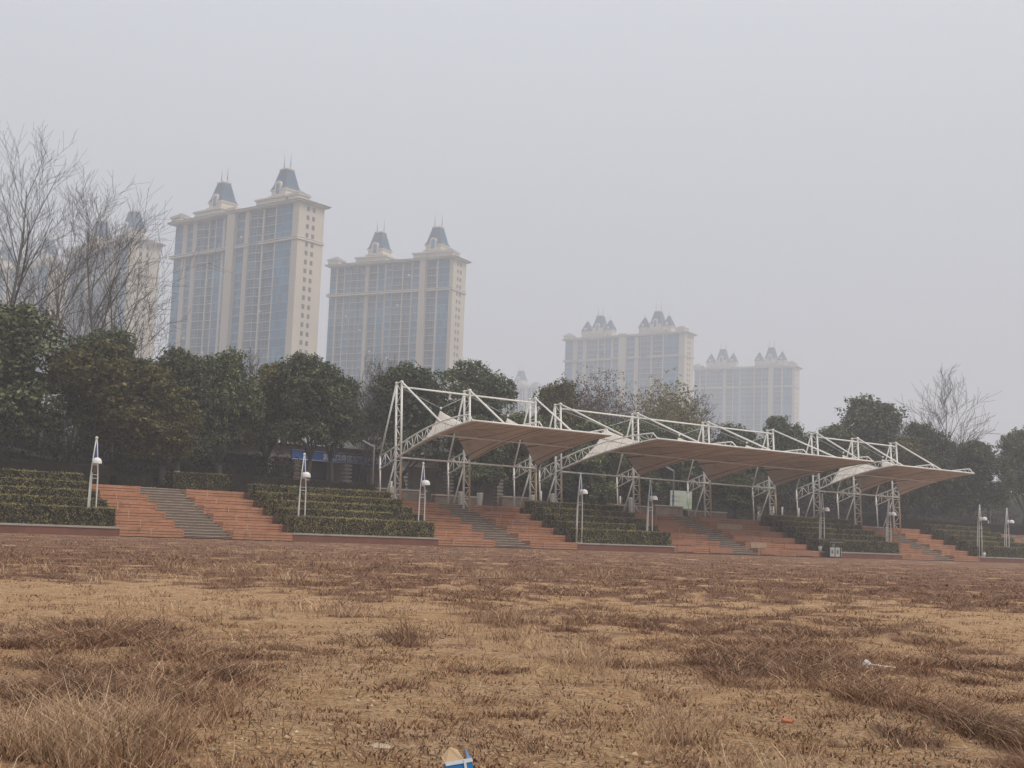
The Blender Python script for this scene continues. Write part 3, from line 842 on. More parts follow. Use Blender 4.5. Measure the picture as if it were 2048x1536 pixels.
# ------------------------------------------------------------------ bins before the stand
def bins():
    t = thing('recycling_bins', 'pair of silver recycling bins with dark posts and roof, at the foot of the terrace', 'bin', S(78.75, -.62, 0), ANG)
    for k, x in enumerate((0, .62)):
        b = MB(); b.box(x, x+.5, 0, .42, .06, .74)
        p = b.build('bin_box', M['silver'], t)
        b = MB(); b.box(x+.14, x+.34, -.006, .0, .28, .54); b.build('label_plate', M['label_dark'], p)
        b = MB(); b.box(x+.20, x+.28, -.009, -.0065, .34, .48); b.build('label_mark', plain('label_mark_%d' % k, ((.20,.19,.17),(.20,.18,.08))[k], .6), p)
    b = MB()
    for x in (-.07, .51, 1.135, 1.23): b.box(x, x+.085, .02, .40, 0, .78)
    b.build('side_post', M['dark'], t)
    b = MB(); b.box(1.30, 1.37, .03, .38, .05, .74); b.build('end_panel', M['silver'], t)
    for x in (-.02, 1.26):
        b = MB(); b.tube([(x, .36, .75), (x, .36, 1.12)], .02, 6); b.build('roof_post', M['dark'], t)
    b = MB(); b.box(-.12, 1.4, -.06, .5, 1.10, 1.15); b.build('roof', M['steel_grey'], t)
    b = MB(); b.lathe([(.07,-.03),(.125,-.03),(.125,.03),(.07,.03),(.07,-.03)], (0,0,0), 16)
    r = b.build('ash_ring', M['silver'], t, (.56, .16, .90)); r.rotation_euler = (PI/2, 0, 0)
bins()

# ------------------------------------------------------------------ trees
def leaf_cloud(centers, radii, per, leaf, g, flat=.85, out=1.0):
    """leaf quads scattered on small clumps"""
    cs = np.repeat(centers, per, 0); rs = np.repeat(radii, per)
    n = len(cs)
    d = g.normal(0, 1, (n,3)); d /= np.linalg.norm(d, axis=1)[:,None]
    C = cs + d*(rs*g.uniform(.45, 1.05, n))[:,None]*np.array([1,1,flat])
    nn = d*out + g.normal(0, .42, (n,3)) + np.array([0,0,.35]); nn /= np.linalg.norm(nn, axis=1)[:,None]
    t1 = np.cross(nn, g.normal(0, 1, (n,3))); t1 /= np.linalg.norm(t1, axis=1)[:,None]; t2 = np.cross(nn, t1)
    s = (leaf*g.uniform(.55, 1.35, n))[:,None]
    Vv = np.stack([C-t1*s*.5, C+t2*s*.34, C+t1*s*.6, C-t2*s*.34], 1).reshape(-1,3)
    return Vv
def evergreen_mesh(seed, r=2.6, h=6.0, lobes=24, leaf=.165, shape=1.0):
    g = np.random.default_rng(seed)
    L = []
    for i in range(lobes):
        z = g.uniform(.08, .92); prof = math.sin(PI*min(1, z*.84+.13))**.7
        if shape < 1: prof *= (1.15-z*.55)
        a = i*2.399+g.uniform(-.5, .5); rr = r*prof*g.uniform(.45, .95)
        L.append((rr*math.cos(a), rr*math.sin(a), z*h, r*g.uniform(.20, .40)))
    L.append((g.normal(0,.3), g.normal(0,.3), h*.92, r*.26)); L.append((g.normal(0,.6), g.normal(0,.6), h*.80, r*.34))
    L.append((0, 0, h*.55, r*.5)); L.append((0, 0, h*.32, r*.45))
    cen, rad = [], []
    for (x, y, z, q) in L:
        m = int(66*(q/(r*.38))**2)
        d = g.normal(0, 1, (m,3)); d /= np.linalg.norm(d, axis=1)[:,None]
        d[:,2] = np.where(d[:,2] < -.55, -d[:,2], d[:,2])
        rough = 1+.22*g.normal(0, 1, m)
        cen.append(np.array([x,y,z]) + d*(q*rough)[:,None]*np.array([1,1,.85])); rad.append(g.uniform(.20, .44, m)*r/2.6)
    cen = np.concatenate(cen); rad = np.concatenate(rad)
    Vv = leaf_cloud(cen, rad, 21, leaf, g)
    # inner darker fill
    n2 = 1500
    d = g.normal(0, 1, (n2,3)); d /= np.linalg.norm(d, axis=1)[:,None]
    c2 = d*(g.random(n2)**.5)[:,None]*np.array([r*.62, r*.62, h*.36]) + np.array([0,0,h*.5])
    V2 = leaf_cloud(c2, np.full(n2, .2), 2, leaf*1.5, g)
    Vv = np.concatenate([Vv, V2])
    return np_mesh('crown', Vv, np.arange(len(Vv)).reshape(-1,4))
def evergreen_trunk(seed, zc, h, r):
    """trunk from ground (0) to the crown base zc, limbs into the crown"""
    g = random.Random(seed); b = MB()
    x = g.uniform(-.2,.2); fork = (x, g.uniform(-.2,.2), zc*.62)
    b.tube([(0,0,-.15),(x*.3,0,zc*.3),fork], [.21,.17,.15], 9)
    for k in range(5):
        a = k*1.257+g.uniform(-.4,.4); q = r*g.uniform(.35,.6); top = zc+h*g.uniform(.3,.65)
        b.tube([fork, (fork[0]+math.cos(a)*q*.45, fork[1]+math.sin(a)*q*.45, zc*.95), (math.cos(a)*q, math.sin(a)*q, zc+h*.2), (math.cos(a)*q*1.1, math.sin(a)*q*1.1, top)], [.10,.075,.055,.02], 7)
    return b.mesh('trunk')
EV = [(evergreen_mesh(s, shape=sh), s) for s, sh in ((11,1),(12,1),(13,.8),(14,1))]
# u, v, top z, crown bottom z, radius, kind, limewashed, label
TREES = [
 (22.6,14,12.4,5.6,3.5,'E',0,'largest dark evergreen, at the left edge below the tall bare tree'),
 (20.5,17,11.3,5.6,3.2,'E',0,'evergreen half out of the picture on the left edge'),
 (31.4,20,12.7,7.6,2.7,'E',0,'dark evergreen standing behind the olive tree on the left'),
 (28.4,12,10.9,5.3,3.2,'O',0,'broad olive green tree with thick dark trunk behind the first lamp'),
 (31.6,11,8.0,4.7,1.8,'O',0,'smaller yellowish olive tree over the top of the left stair'),
 (33.9,14,11.2,5.4,2.1,'E',1,'dark round evergreen with limewashed trunk right of the left stair'),
 (37.2,15,11.5,5.4,2.15,'E',0,'dark evergreen with a crooked bare limb, above the second planter left end'),
 (42.0,18,11.6,6.4,2.2,'L',0,'looser olive tree between two dark evergreens left of the blue sign'),
 (43.0,14,11.9,6.5,2.5,'E',1,'big evergreen directly over the blue sign, leaning whitewashed trunk'),
 (45.4,15,10.9,6.6,1.9,'E',1,'evergreen on the right half of the blue sign with white trunk foot'),
 (52.7,17,12.5,5.6,3.2,'E',0,'wide evergreen right behind the first mast of the near canopy'),
 (61.1,20,14.0,7.2,2.7,'E',0,'tall evergreen rising above the near canopy between two far towers'),
 (57.0,14,9.0,4.8,2.4,'E',0,'low dark tree under the first fabric bay of the near canopy'),
 (62.4,16,9.9,4.7,2.2,'E',0,'low dark tree under the second fabric bay of the near canopy'),
 (69.7,20,13.2,6.2,2.5,'O',0,'olive evergreen behind the first mast of the longest canopy'),
 (69.8,16,10.0,4.2,3.0,'E',0,'dark bushy tree filling the first bay of the longest canopy'),
 (76.5,19,10.6,5.0,2.8,'E',0,'dark tree behind the second mast of the longest canopy'),
 (83.4,20,11.0,5.0,2.8,'E',0,'dark tree above the green billboard'),
 (91.4,20,11.4,5.0,2.9,'E',0,'dark tree behind the third mast of the longest canopy'),
 (82.0,11.5,6.7,3.9,2.0,'E',0,'low round topped tree between the third and fourth masts'),
 (95.7,18,12.5,5.6,2.4,'E',0,'dark evergreen between the longest and the far canopy'),
 (103.2,18,12.3,5.8,2.6,'E',0,'evergreen behind the first mast of the far canopy'),
 (114.7,22,16.2,6.6,4.1,'E',0,'highest dark evergreen on the right, above the far canopy'),
 (113.0,17,12.0,5.4,2.7,'O',0,'lower olive tree right behind the far canopy tip'),
 (115.9,16,13.4,5.6,2.8,'E',0,'evergreen left of the right bare tree'),
 (121.0,14,12.0,5.4,2.9,'E',1,'evergreen right of the right bare tree with white trunk foot'),
 (134.4,16,14.4,6.4,3.1,'E',0,'evergreen cut by the right edge of the picture'),
 (128.5,22,12.6,6.0,2.8,'L',0,'hazy evergreen between the last two trees on the right'),
]
for i, (a, b_, zt, zb, r, kd, lw, lab) in enumerate(TREES):
    base = pz(b_)
    me, s = EV[i % 4]
    t = thing('evergreen_tree', lab, 'tree', S(a, b_, base), R.uniform(0, 6.28), 'evergreen trees behind the terraces')
    h = zt-zb; zc = zb-base
    c = bpy.data.objects.new('crown', me); COL.objects.link(c); c.parent = t
    if not me.materials: me.materials.append(M['leaf'])
    c.location = (0, 0, zc-.5); c.scale = (r/2.6*1.12, r/2.6*1.12, (h+.5)/6.0)
    if kd != 'E':
        c.material_slots[0].link = 'OBJECT'; c.material_slots[0].material = M['leaf_olive']
    tr = obj('trunk', evergreen_trunk(i+5, zc, h, r), M['trunk'], t)
    if lw:
        b = MB(); b.lathe([(.215,-.1),(.19,.45),(.172,.95)], (0,0,0), 10); wb = b.build('limewash_band', M['limewash'], tr)

def grow_bare(seed, H, spread, trunk_r, levels, nb, twig_min=.014, upright=.75, start=.18, stems=1):
    g = random.Random(seed); tb, cb = MB(), MB()
    cnt = [0]
    def branch(p, d, L, r, lv):
        n = 5 if lv < 2 else 3
        pts, rad = [p], [r]; q = p.copy(); dd = d.copy()
        for k in range(n):
            dd = (dd + Vector((g.gauss(0,.05), g.gauss(0,.05), g.gauss(.012,.03) + (.02 if lv else .0)))).normalized()
            q = q + dd*(L/n); pts.append(q.copy()); rad.append(max(twig_min*.8, r*(1-(.93 if lv == 0 else .7)*(k+1)/n)))
        (tb if lv <= 1 else cb).tube(pts, rad, 7 if lv == 0 else (5 if lv == 1 else 3), 0, False)
        cnt[0] += 1
        if lv >= levels: return
        m = nb[lv]
        for k in range(m):
            f = (start + (1-start)*(k+g.random()*.8)/m) if lv == 0 else (.22+.75*(k+g.random()*.7)/m)
            i = min(int(f*n), n-1); pp = pts[i].lerp(pts[i+1], f*n-i)
            base_d = (pts[i+1]-pts[i]).normalized()
            a = g.random()*2*PI
            side = base_d.cross(Vector((math.cos(a), math.sin(a), .13))).normalized()
            tilt = g.uniform(.5, 1.15)*spread
            nd = (base_d*math.cos(tilt) + side*math.sin(tilt) + Vector((0,0,upright*.28))).normalized()
            ll = L*(1-f*.62)*g.uniform(.42, .66) if lv == 0 else L*g.uniform(.36, .62)
            branch(pp, nd, ll, max(twig_min, rad[i]*g.uniform(.42, .6)), lv+1)
    for s in range(stems):
        d = Vector((g.gauss(0,.04+.16*(stems > 1)), g.gauss(0,.04+.16*(stems > 1)), 1)).normalized()
        branch(Vector((g.uniform(-.1,.1)*(stems-1), g.uniform(-.1,.1)*(stems-1), -.1)), d, H*(1 if s == 0 else g.uniform(.75,.95)), trunk_r*(1 if s == 0 else .7), 0)
    top = max(v_[2] for v_ in tb.v+cb.v); k = H/top
    for q in (tb, cb): q.v = [(x*k, y*k, z*k) for x, y, z in q.v]
    return tb.mesh('trunk'), cb.mesh('twigs')
def bare_tree(label, a, b_, zt, seed, spread=.8, r=.2, nb=(15,7,5), levels=3, stems=1, mat='greytrunk', tw='twig', lean=(0,0), twig_min=.016, start=.25, upright=.75, name='bare_tree', group='leafless trees', rz=0):
    base = pz(b_)
    tb, cb = grow_bare(seed, (zt-base), spread, r, levels, nb, twig_min, upright, start, stems)
    t = thing(name, label, 'tree', S(a, b_, base), rz, group)
    t.rotation_euler = (lean[0], lean[1], rz)
    obj('trunk', tb, M[mat], t); obj('crown', cb, M[tw], t)
    return t
bare_tree('tallest leafless tree at the left edge, dark straight trunk', 25.1, 24, 29.0, 3, .82, .26, (14,7,5), 3, 2, 'trunk', twig_min=.012)
bare_tree('leafless pale tree leaning right beside the tallest bare tree', 26.6, 26, 26.5, 5, .8, .24, (13,7,5), 3, 1, 'greytrunk', lean=(0, .12), twig_min=.012)
bare_tree('faint leafless tree behind the leaning pale one', 31.3, 32, 26.0, 8, .75, .19, (11,6,5), 3, twig_min=.012)
bare_tree('slim leafless tree between the tall bare tree and the twin stemmed one', 32.2, 28, 21.5, 9, .8, .16, (11,6,5), 3, 2, twig_min=.012)
bare_tree('leafless tree with upswept branches before the pale tower', 32.9, 22, 25.2, 12, .9, .24, (14,7,5), 3, 2, 'greytrunk', twig_min=.012)
bare_tree('slender leafless sapling right of the upswept bare tree', 35.2, 24, 17.5, 15, .95, .13, (10,6,4), 3)
bare_tree('large bare tree standing alone above the right evergreens', 132.6, 25, 23.2, 21, .85, .26, (15,8,5), 3, 2, 'twig', twig_min=.026)
bare_tree('faint small bare tree at the right in the haze', 153.0, 35, 17.2, 23, 1.0, .18, (12,7,5), 3, 1, 'twig', twig_min=.026)
bare_tree('bare multi stemmed tree left of the first mast, before the second tower', 51.8, 22, 14.2, 31, .8, .14, (13,8,5), 3, 3, 'twig')
bare_tree('thin bare tree behind the evergreens left of the second tower', 50.6, 30, 14.9, 33, .7, .12, (12,7,4), 3, 2, 'twig')
bare_tree('thin bare tree right of the tall evergreen behind the canopies', 75.4, 30, 15.0, 35, .9, .12, (12,7,4), 3, 2, 'twig')
bare_tree('thin bare tree beside the yellow willow', 99.2, 32, 15.8, 37, .85, .13, (13,7,4), 3, 3, 'greytrunk', twig_min=.022)
bare_tree('low bare tree with crooked limbs over the blue sign', 49.2, 16, 8.6, 39, 1.0, .12, (11,6,4), 3, 1, 'trunk', 'twig')

def bushy(label, a, b_, zt, zb, r, seed, name, leafm, leaf, n, twm, strands=False):
    g = np.random.default_rng(seed); base = pz(b_)
    tb, cb = grow_bare(seed, zt-base-.3, .85, .17, 3, (14,7,4), .02, .7, .3, 3)
    t = thing(name, label, 'tree', S(a, b_, base), 0, None)
    obj('trunk', tb, M['trunk'], t); obj('twigs', cb, M[twm], t)
    zc, h = zb-base, zt-zb
    if strands:
        b = MB(); rg = random.Random(seed)
        for k in range(1700):
            d = Vector((rg.gauss(0,1), rg.gauss(0,1), abs(rg.gauss(0,.9)))).normalized()
            q = rg.random()**.4
            p = Vector((d.x*r*q, d.y*r*q, zc+h*(.25+.75*d.z*q)))
            L = rg.uniform(.5, 1.5)
            dx, dy = d.x*.25+rg.gauss(0,.12), d.y*.25+rg.gauss(0,.12)
            w_ = rg.uniform(.018,.035); an = rg.random()*PI; c_, s_ = math.cos(an)*w_, math.sin(an)*w_
            pts = [p, p+Vector((dx,dy,.15)), p+Vector((dx*2,dy*2,-L*.35)), p+Vector((dx*2.3,dy*2.3,-L))]
            for i in range(3):
                b.face([pts[i]+Vector((c_,s_,0)), pts[i]-Vector((c_,s_,0)), pts[i+1]-Vector((c_,s_,0)), pts[i+1]+Vector((c_,s_,0))])
        b.build('crown', M[leafm], t)
    else:
        m = n//6
        d = g.normal(0, 1, (m,3)); d[:,2] = np.abs(d[:,2]); d /= np.linalg.norm(d, axis=1)[:,None]
        cc = d*(1+.13*g.normal(0, 1, (m,1)))*(g.random(m)**.42)[:,None]*np.array([r,r,h]) + np.array([0,0,zc]); cc += g.normal(0,.2,(m,3))
        Vv = leaf_cloud(cc, np.full(m, .3), 6, leaf, g)
        obj('crown', np_mesh('crown', Vv, np.arange(len(Vv)).reshape(-1,4)), M[leafm], t)
    return t
bushy('reddish purple nearly bare tree above the ridge of the longest canopy', 83.7, 30, 16.2, 8.5, 4.2, 51, 'deciduous_tree', 'purple_leaf', .15, 17000, 'purple_twig')
bushy('second reddish bare tree right of the olive evergreen, lower', 78.0, 28, 14.9, 8.0, 3.2, 52, 'deciduous_tree', 'purple_leaf', .15, 9000, 'purple_twig')
bushy('purple grey bare shrub tree beside the first mast, behind the evergreens', 54.0, 25, 12.4, 7.0, 2.0, 53, 'deciduous_tree', 'purple_leaf', .08, 700, 'purple_twig')
bushy('yellow green willow in front of the hazy twin turret tower', 90.5, 28, 15.9, 8.8, 4.3, 54, 'willow_tree', 'willow', .19, 21000, 'twig')

# limewashed saplings on the plateau
SAP = [(84.0,9.5),(86.0,12.5),(87.4,13.5),(88.8,12.2),(90.0,14.2),(92.5,13.4),(70.5,13.2),(61.9,12.6),(121.6,12.5),(48.9,13)]
SAPL = ['at the left of the row under the longest canopy','second in the row under the longest canopy','third in the row under the longest canopy','fourth in the row under the longest canopy',
        'fifth in the row under the longest canopy','beside the fourth mast strut','beside the flower bed behind the middle planter','under the second bay of the near canopy','by the right hedge beyond the canopies','left of the first mast in front of the pavilion']
sap_me = None
for k, (a, b_) in enumerate(SAP):
    t = thing('sapling', 'thin whitewashed sapling ' + SAPL[k], 'tree', S(a, b_, pz(b_)), k*1.3, 'whitewashed saplings')
    if sap_me is None:
        b = MB(); b.tube([(0,0,-.1),(.02,.02,1.2)], [.085,.075], 8); s0_ = b.mesh('limewash_band')
        b = MB(); b.tube([(.02,.02,1.2),(.06,0,2.6)], [.07,.045], 7)
        for q in range(7):
            an = q*.9; b.tube([(.04,.01,1.7+q*.13),(math.cos(an)*.35,math.sin(an)*.35,2.5+q*.14),(math.cos(an)*.6,math.sin(an)*.6,3.3+q*.15)], [.03,.02,.01], 4)
        sap_me = b.mesh('stem'); s0_.materials.append(M['limewash']); sap_me.materials.append(M['trunk'])
    st = obj('stem', sap_me, M['trunk'], t); obj('limewash_band', s0_, M['limewash'], t)

# undergrowth thicket and far wood: uncountable masses
def bank(b, u0, u1, v0, v1, h, seed):
    n = max(4, int((u1-u0)/2.2)); rg = random.Random(seed); P = []
    for k in range(n+1):
        u_ = u0+(u1-u0)*k/n; hh = h*rg.uniform(.55, .95); z = pz(v0)
        P.append([S(u_, v0+rg.uniform(0,.8), z-.2), S(u_, v0+rg.uniform(.6,1.6), z+hh*.7), S(u_, (v0+v1)/2, z+hh), S(u_, v1, z+hh*.6)])
    for k in range(n):
        for j in range(3): b.append(P[k][j]); b.append(P[k+1][j]); b.append(P[k+1][j+1]); b.append(P[k][j+1])
def mass(name, label, kind_cat, spots, n, leaf, mat, seed, stems=0):
    n = int(n*1.5)
    g = np.random.default_rng(seed); C = []
    per = n//len(spots)
    for (u0, u1, v0, v1, h0, h1) in spots:
        m = per
        uu = g.uniform(u0, u1, m); vv = g.uniform(v0, v1, m)
        hh = h0 + (h1-h0)*np.clip(fbm(uu*.28, vv*.2, seed, 3)*1.7-.35, 0, 1)
        z = TOP + .05*np.clip(vv-7, 0, 30) + hh*(g.random(m)**.75)
        C.append(np.stack([ORG.x+U.x*uu+V.x*vv, ORG.y+U.y*uu+V.y*vv, z], 1))
    C = np.concatenate(C); C += g.normal(0, .12, C.shape)
    Vv = leaf_cloud(C, np.full(len(C), leaf*1.5), 5, leaf, g)
    bb = []
    for i_, (u0, u1, v0, v1, h0, h1) in enumerate(spots): bank(bb, u0, u1, v0+1.2, v1, h0+(h1-h0)*.45, seed+i_)
    Vv = np.concatenate([Vv, np.array([tuple(p) for p in bb])])
    if stems:
        k = g.integers(0, len(C), stems); P = C[k]; q = g.normal(0, .35, (stems,3)); q[:,2] = 0
        hgt = g.uniform(1.2, 3.2, stems); wv = g.uniform(.012,.03,stems)
        zb = np.full(stems, TOP+.1)
        B0 = np.stack([P[:,0], P[:,1], zb], 1); T0 = B0 + q + np.stack([0*hgt, 0*hgt, hgt], 1)
        sx = np.stack([np.full(stems, U.x)*wv, np.full(stems, U.y)*wv, 0*wv], 1)
        Vs = np.stack([B0-sx, B0+sx, T0+sx*.5, T0-sx*.5], 1).reshape(-1,3)
        Vv = np.concatenate([Vv, Vs])
    tag(obj(name, np_mesh(name, Vv, np.arange(len(Vv)).reshape(-1,4)), M[mat]), label, kind_cat, kind='stuff')
mass('undergrowth', 'dark leafless undergrowth between the trunks behind the terraces', 'undergrowth',
     [(8,30,15,24,1.6,3.6),(30,44,17,24,1.4,3.0),(66,84,15,22,1.2,3.0),(84,104,16,24,1.2,2.6),(104,140,18,28,1.2,3.0)], 9000, .16, 'thicket', 61, 2600)
mass('far_wood', 'dense dark wood closing the view behind the park trees', 'wood',
     [(-10,45,36,44,3.0,6.0),(45,90,33,42,4.0,7.2),(90,140,33,44,4.5,8.0),(140,230,36,60,5.0,9.0)], 14000, .40, 'wood_far', 62)

# plateau hedges
hedge(7.0, 27.6, 8.6, pz(8.6)-.02, 'long dark purple brown hedge on the plateau left of the left stair', 'hedge_dark', 1.2, 1.05, 7, .06, 'dark plateau hedges')
hedge(28.2, 30.4, 9.4, pz(9.4)-.02, 'short low brown hedge block at the head of the left stair', 'hedge_dark', .9, .6, 8, .055, 'dark plateau hedges')
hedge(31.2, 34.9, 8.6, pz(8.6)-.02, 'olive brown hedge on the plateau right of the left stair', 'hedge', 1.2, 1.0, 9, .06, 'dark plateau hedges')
hedge(35.0, 45.0, 8.8, pz(8.8)-.02, 'dark hedge on the plateau before the blue sign pavilion', 'hedge_dark', 1.2, 1.0, 10, .06, 'dark plateau hedges')
hedge(101.0, 112.0, 8.8, pz(8.8)-.02, 'low dark green hedge on the plateau behind the right edge planter', 'hedge_dark', 1.2, .9, 11, .06, 'dark plateau hedges')
hedge(112.4, 128.0, 9.2, pz(9.2)-.02, 'dark hedge on the plateau at the far right', 'hedge_dark', 1.2, .95, 12, .06, 'dark plateau hedges')

# ------------------------------------------------------------------ pavilion with the blue sign
def pavilion():
    v0 = 22.0; zf = pz(v0)
    t = thing('pavilion', 'long grey park pavilion with blue fascia and striped columns behind the trees', 'pavilion', S(39.5, v0, zf), ANG)
    L = 27.5
    b = MB(); b.box(0, L, 1.6, 6, -.3, 3.3); b.build('wall', M['pav_wall'], t)
    for (x0, x1) in ((1.2,5.2),(7.4,10.6),(12.0,14.2),(21.8,24.6)):
        b = MB(); b.box(x0, x1, 1.52, 1.597, .05, 2.35); b.build('window', M['pav_dark'], t)
    for x in (17.4, 19.6):
        b = MB(); b.box(x, x+1.0, 1.53, 1.597, 0, 2.2); b.build('door', plain('pavilion_door_%d' % int(x), (.25,.25,.25), .6), t)
    b = MB(); b.box(-.4, L+.4, -.15, 6.4, 2.35, 2.55); b.box(-.2, L+.2, 0.02, 6.2, 2.55, 3.3)
    b.build('eave', M['concrete'], t)
    b = MB(); b.idx([(-.7,-.6,3.32),(L+.7,-.6,3.32),(L+.7,6.8,3.32),(-.7,6.8,3.32),(2.5,3.1,5.3),(L-2.5,3.1,5.3)], [(0,1,5,4),(1,2,5),(2,3,4,5),(3,0,4),(3,2,1,0)])
    b.build('roof', M['pav_roof'], t)
    for x in (.4, 4.7, 6.9, 11.2, 16.2, 20.6, 25.6):
        b = MB(); b.box(x, x+.42, -.1, .32, -.2, 2.35)
        c = b.build('column', M['pav_wall'], t)
        b = MB()
        for q in range(8): b.box(x-.1, x+.52, -.2, .42, .05+q*.28, .05+q*.28+.13)
        b.build('stripe_block', M['brickstone'] if x in (6.9,) else M['limewash'], c)
    # blue fascia boards
    for (x0, x1, txt) in ((6.6, 14.9, '湖江风景区城管便民服务'), (23.9, 26.6, '')):
        b = MB(); b.box(x0, x1, -.24, -.16, 2.22, 3.02)
        f = b.build('fascia_board', M['sign_blue'], t)
        b = MB(); b.box(x0, x1, -.252, -.2405, 2.93, 2.96); b.box(x0, x1, -.252, -.2405, 2.27, 2.30); b.build('border_line', M['sign_white'], f)
        if txt:
            cu = bpy.data.curves.new('lettering', 'FONT'); cu.body = txt; cu.size = .50; cu.extrude = .006; cu.offset = .012; cu.align_x = 'LEFT'
            tmp = bpy.data.objects.new('tmp', cu); COL.objects.link(tmp)
            bpy.context.view_layer.update()
            me = bpy.data.meshes.new_from_object(tmp.evaluated_get(bpy.context.evaluated_depsgraph_get()))
            bpy.data.objects.remove(tmp)
            co_ = np.empty(len(me.vertices)*3, np.float32); me.vertices.foreach_get('co', co_); co_ = co_.reshape(-1,3)
            wd = co_[:,0].max()-co_[:,0].min()
            me.materials.clear()
            le = obj('lettering', me, M['sign_white'], f)
            x_s, x_e = 9.15, 14.75
            le.rotation_euler = (PI/2, 0, 0); le.scale = ((x_e-x_s)/wd, 1.0, 1.0)
            le.location = (x_s - co_[:,0].min()*(x_e-x_s)/wd, -.247, 2.41)
    return t
pavilion()

# billboard
def billboard():
    v0 = 12.0; zf = pz(v0)
    t = thing('billboard', 'pale green and white billboard with coloured lettering and a green tree, under the longest canopy', 'billboard', S(74.85, v0, zf), ANG)
    b = MB(); b.box(0, 2.45, 0, .06, .50, 1.95); b.build('panel', M['bill'], t)
    for x in (.12, 2.28):
        b = MB(); b.box(x, x+.08, .06, .14, -.2, 1.9); b.build('post', M['steel_grey'], t)
    b = MB()
    for k in range(9):
        x = .06+k*.12; b.idx([(x-.08,-.004,.55),(x+.1,-.004,.55),(x+.06,-.004,.66+.1*math.sin(k*1.7)**2),(x-.03,-.004,.70+.08*math.cos(k)**2)], [(0,1,2,3)])
    b.box(0, 2.45, -.003, -.0005, .50, .57)
    b.build('printed_bushes', M['bill_green'], t)
    b = MB(); n = 18
    b.idx([(2.08+.25*math.cos(2*PI*k/n), -.004, 1.08+.36*math.sin(2*PI*k/n)) for k in range(n)], [tuple(range(n))]); b.box(2.05, 2.11, -.0035, -.001, .57, .76)
    b.build('printed_tree', M['bill_green'], t)
    # two rows of six block characters, too small in the photograph to read: strokes only
    rg = random.Random(3)
    for row, z in enumerate((1.36, 1.02)):
        for k in range(6):
            b = MB(); x = .14+k*.245
            for q in range(3): b.box(x, x+.15, -.005, -.001, z+q*.08, z+q*.08+.035)
            for q in range(2): b.box(x+.02+q*.09, x+.055+q*.09, -.0062, -.0012, z, z+.2)
            b.build('lettering', M['bill_cols'][k], t)
billboard()

# street lights
def street_light(label, a, b_, zt, arm, rz=0):
    z0 = pz(b_) if b_ > 7 else TOP
    H = zt-z0
    t = thing('street_light', label, 'street light', S(a, b_, z0), rz, 'grey street lights behind the terraces')
    b = MB(); b.tube([(0,0,-.1),(0,0,H*.93),(arm*.12,0,H*.985)], [.07,.055,.05], 10); b.lathe([(.12,0),(.12,.25),(.075,.32)], (0,0,0), 10); b.build('pole', M['steel_grey'], t)
    b = MB(); b.frustum(0, 0, -.05, .05, .42, .11, .36, .07); h = b.build('lamp_head', M['steel_grey'], t, (arm*.5, 0, H+.02)); h.rotation_euler = (0, math.radians(28 if arm < 0 else -28), 0)
street_light('grey street light with short slanted head left of the first mast', 47.4, 13, 6.5, -.85)
street_light('grey street light beside the billboard under the longest canopy', 73.1, 10, 6.35, -.8)
street_light('thin faint street light behind the right lamps', 124.5, 14, 6.2, -.7)

# low walls, flower bed and stone posts on the plateau
for (a0, a1, b0, h, lab) in ((45.6,49.5,9.6,.75,'low grey brown wall behind the near seats, left piece'),(49.9,53.6,9.2,.55,'low stone bench wall behind the near seats, right of the stair'),
                             (56.2,58.8,10.0,.7,'low stone bench wall under the near canopy, second bay'),(66.5,70.5,9.6,.6,'long low wall with flowers behind the middle planter'),
                             (71.0,74.0,9.8,.75,'stacked low wall left of the billboard'),(74.4,78.6,9.4,.5,'low dark wall below the billboard')):
    t = thing('low_wall', lab, 'wall', S(a0, b0, pz(b0)), ANG, 'low walls behind the terraces')
    b = MB(); b.box(0, a1-a0, 0, .4, -.2, h-.085); b.build('wall_body', M['brickstone'], t)
    b = MB(); b.box(-.05, a1-a0+.05, -.05, .45, h-.083, h); b.build('coping', M['cap'], t)
def flowers(a0, a1, b0, z, lab, seed):
    g = np.random.default_rng(seed); n = 260
    uu = g.uniform(a0, a1, n); vv = g.uniform(b0, b0+.4, n); zz = z+g.uniform(.02, .32, n)
    C = np.stack([ORG.x+U.x*uu+V.x*vv, ORG.y+U.y*uu+V.y*vv, zz], 1)
    Vv = leaf_cloud(C, np.full(n, .09), 5, .07, g)
    tag(obj('flower_bed', np_mesh('flower_bed', Vv, np.arange(len(Vv)).reshape(-1,4)), M['yellow_flower']), lab, 'flowers', kind='stuff')
flowers(66.4, 68.9, 10.05, pz(10)+.35, 'yellow flowers on the low wall behind the middle planter', 71)
flowers(50.0, 53.0, 9.7, pz(9.7)+.25, 'brownish yellow flowers behind the near seats', 72)
flowers(56.6, 59.0, 10.4, pz(10.4)+.35, 'yellow brown flowers on the wall under the near canopy', 73)
for (a, b_, h, lab) in ((46.2,8.9,.95,'pale stone post beside the first mast strut'),(51.6,8.6,.9,'pale tapered stone post left of the second mast'),(52.4,7.6,.9,'tall pale stone post right of the second mast'),
                        (57.4,8.2,1.0,'pale stone post beside the third mast'),(60.6,9.8,1.2,'pale stone post by the first mast of the longest canopy'),(68.0,9.4,1.3,'pale stone post left of the second mast of the longest canopy')):
    b = MB(); b.frustum(0, 0, -.1, h*.85, .10, .10, .15, .15); b.frustum(0, 0, h*.85+.002, h*.85+.06, .17, .17, .13, .13)
    tag(b.build('stone_post', M['limewash'], None, S(a, b_, pz(b_)), ANG), lab, 'post', 'pale stone posts on the plateau')

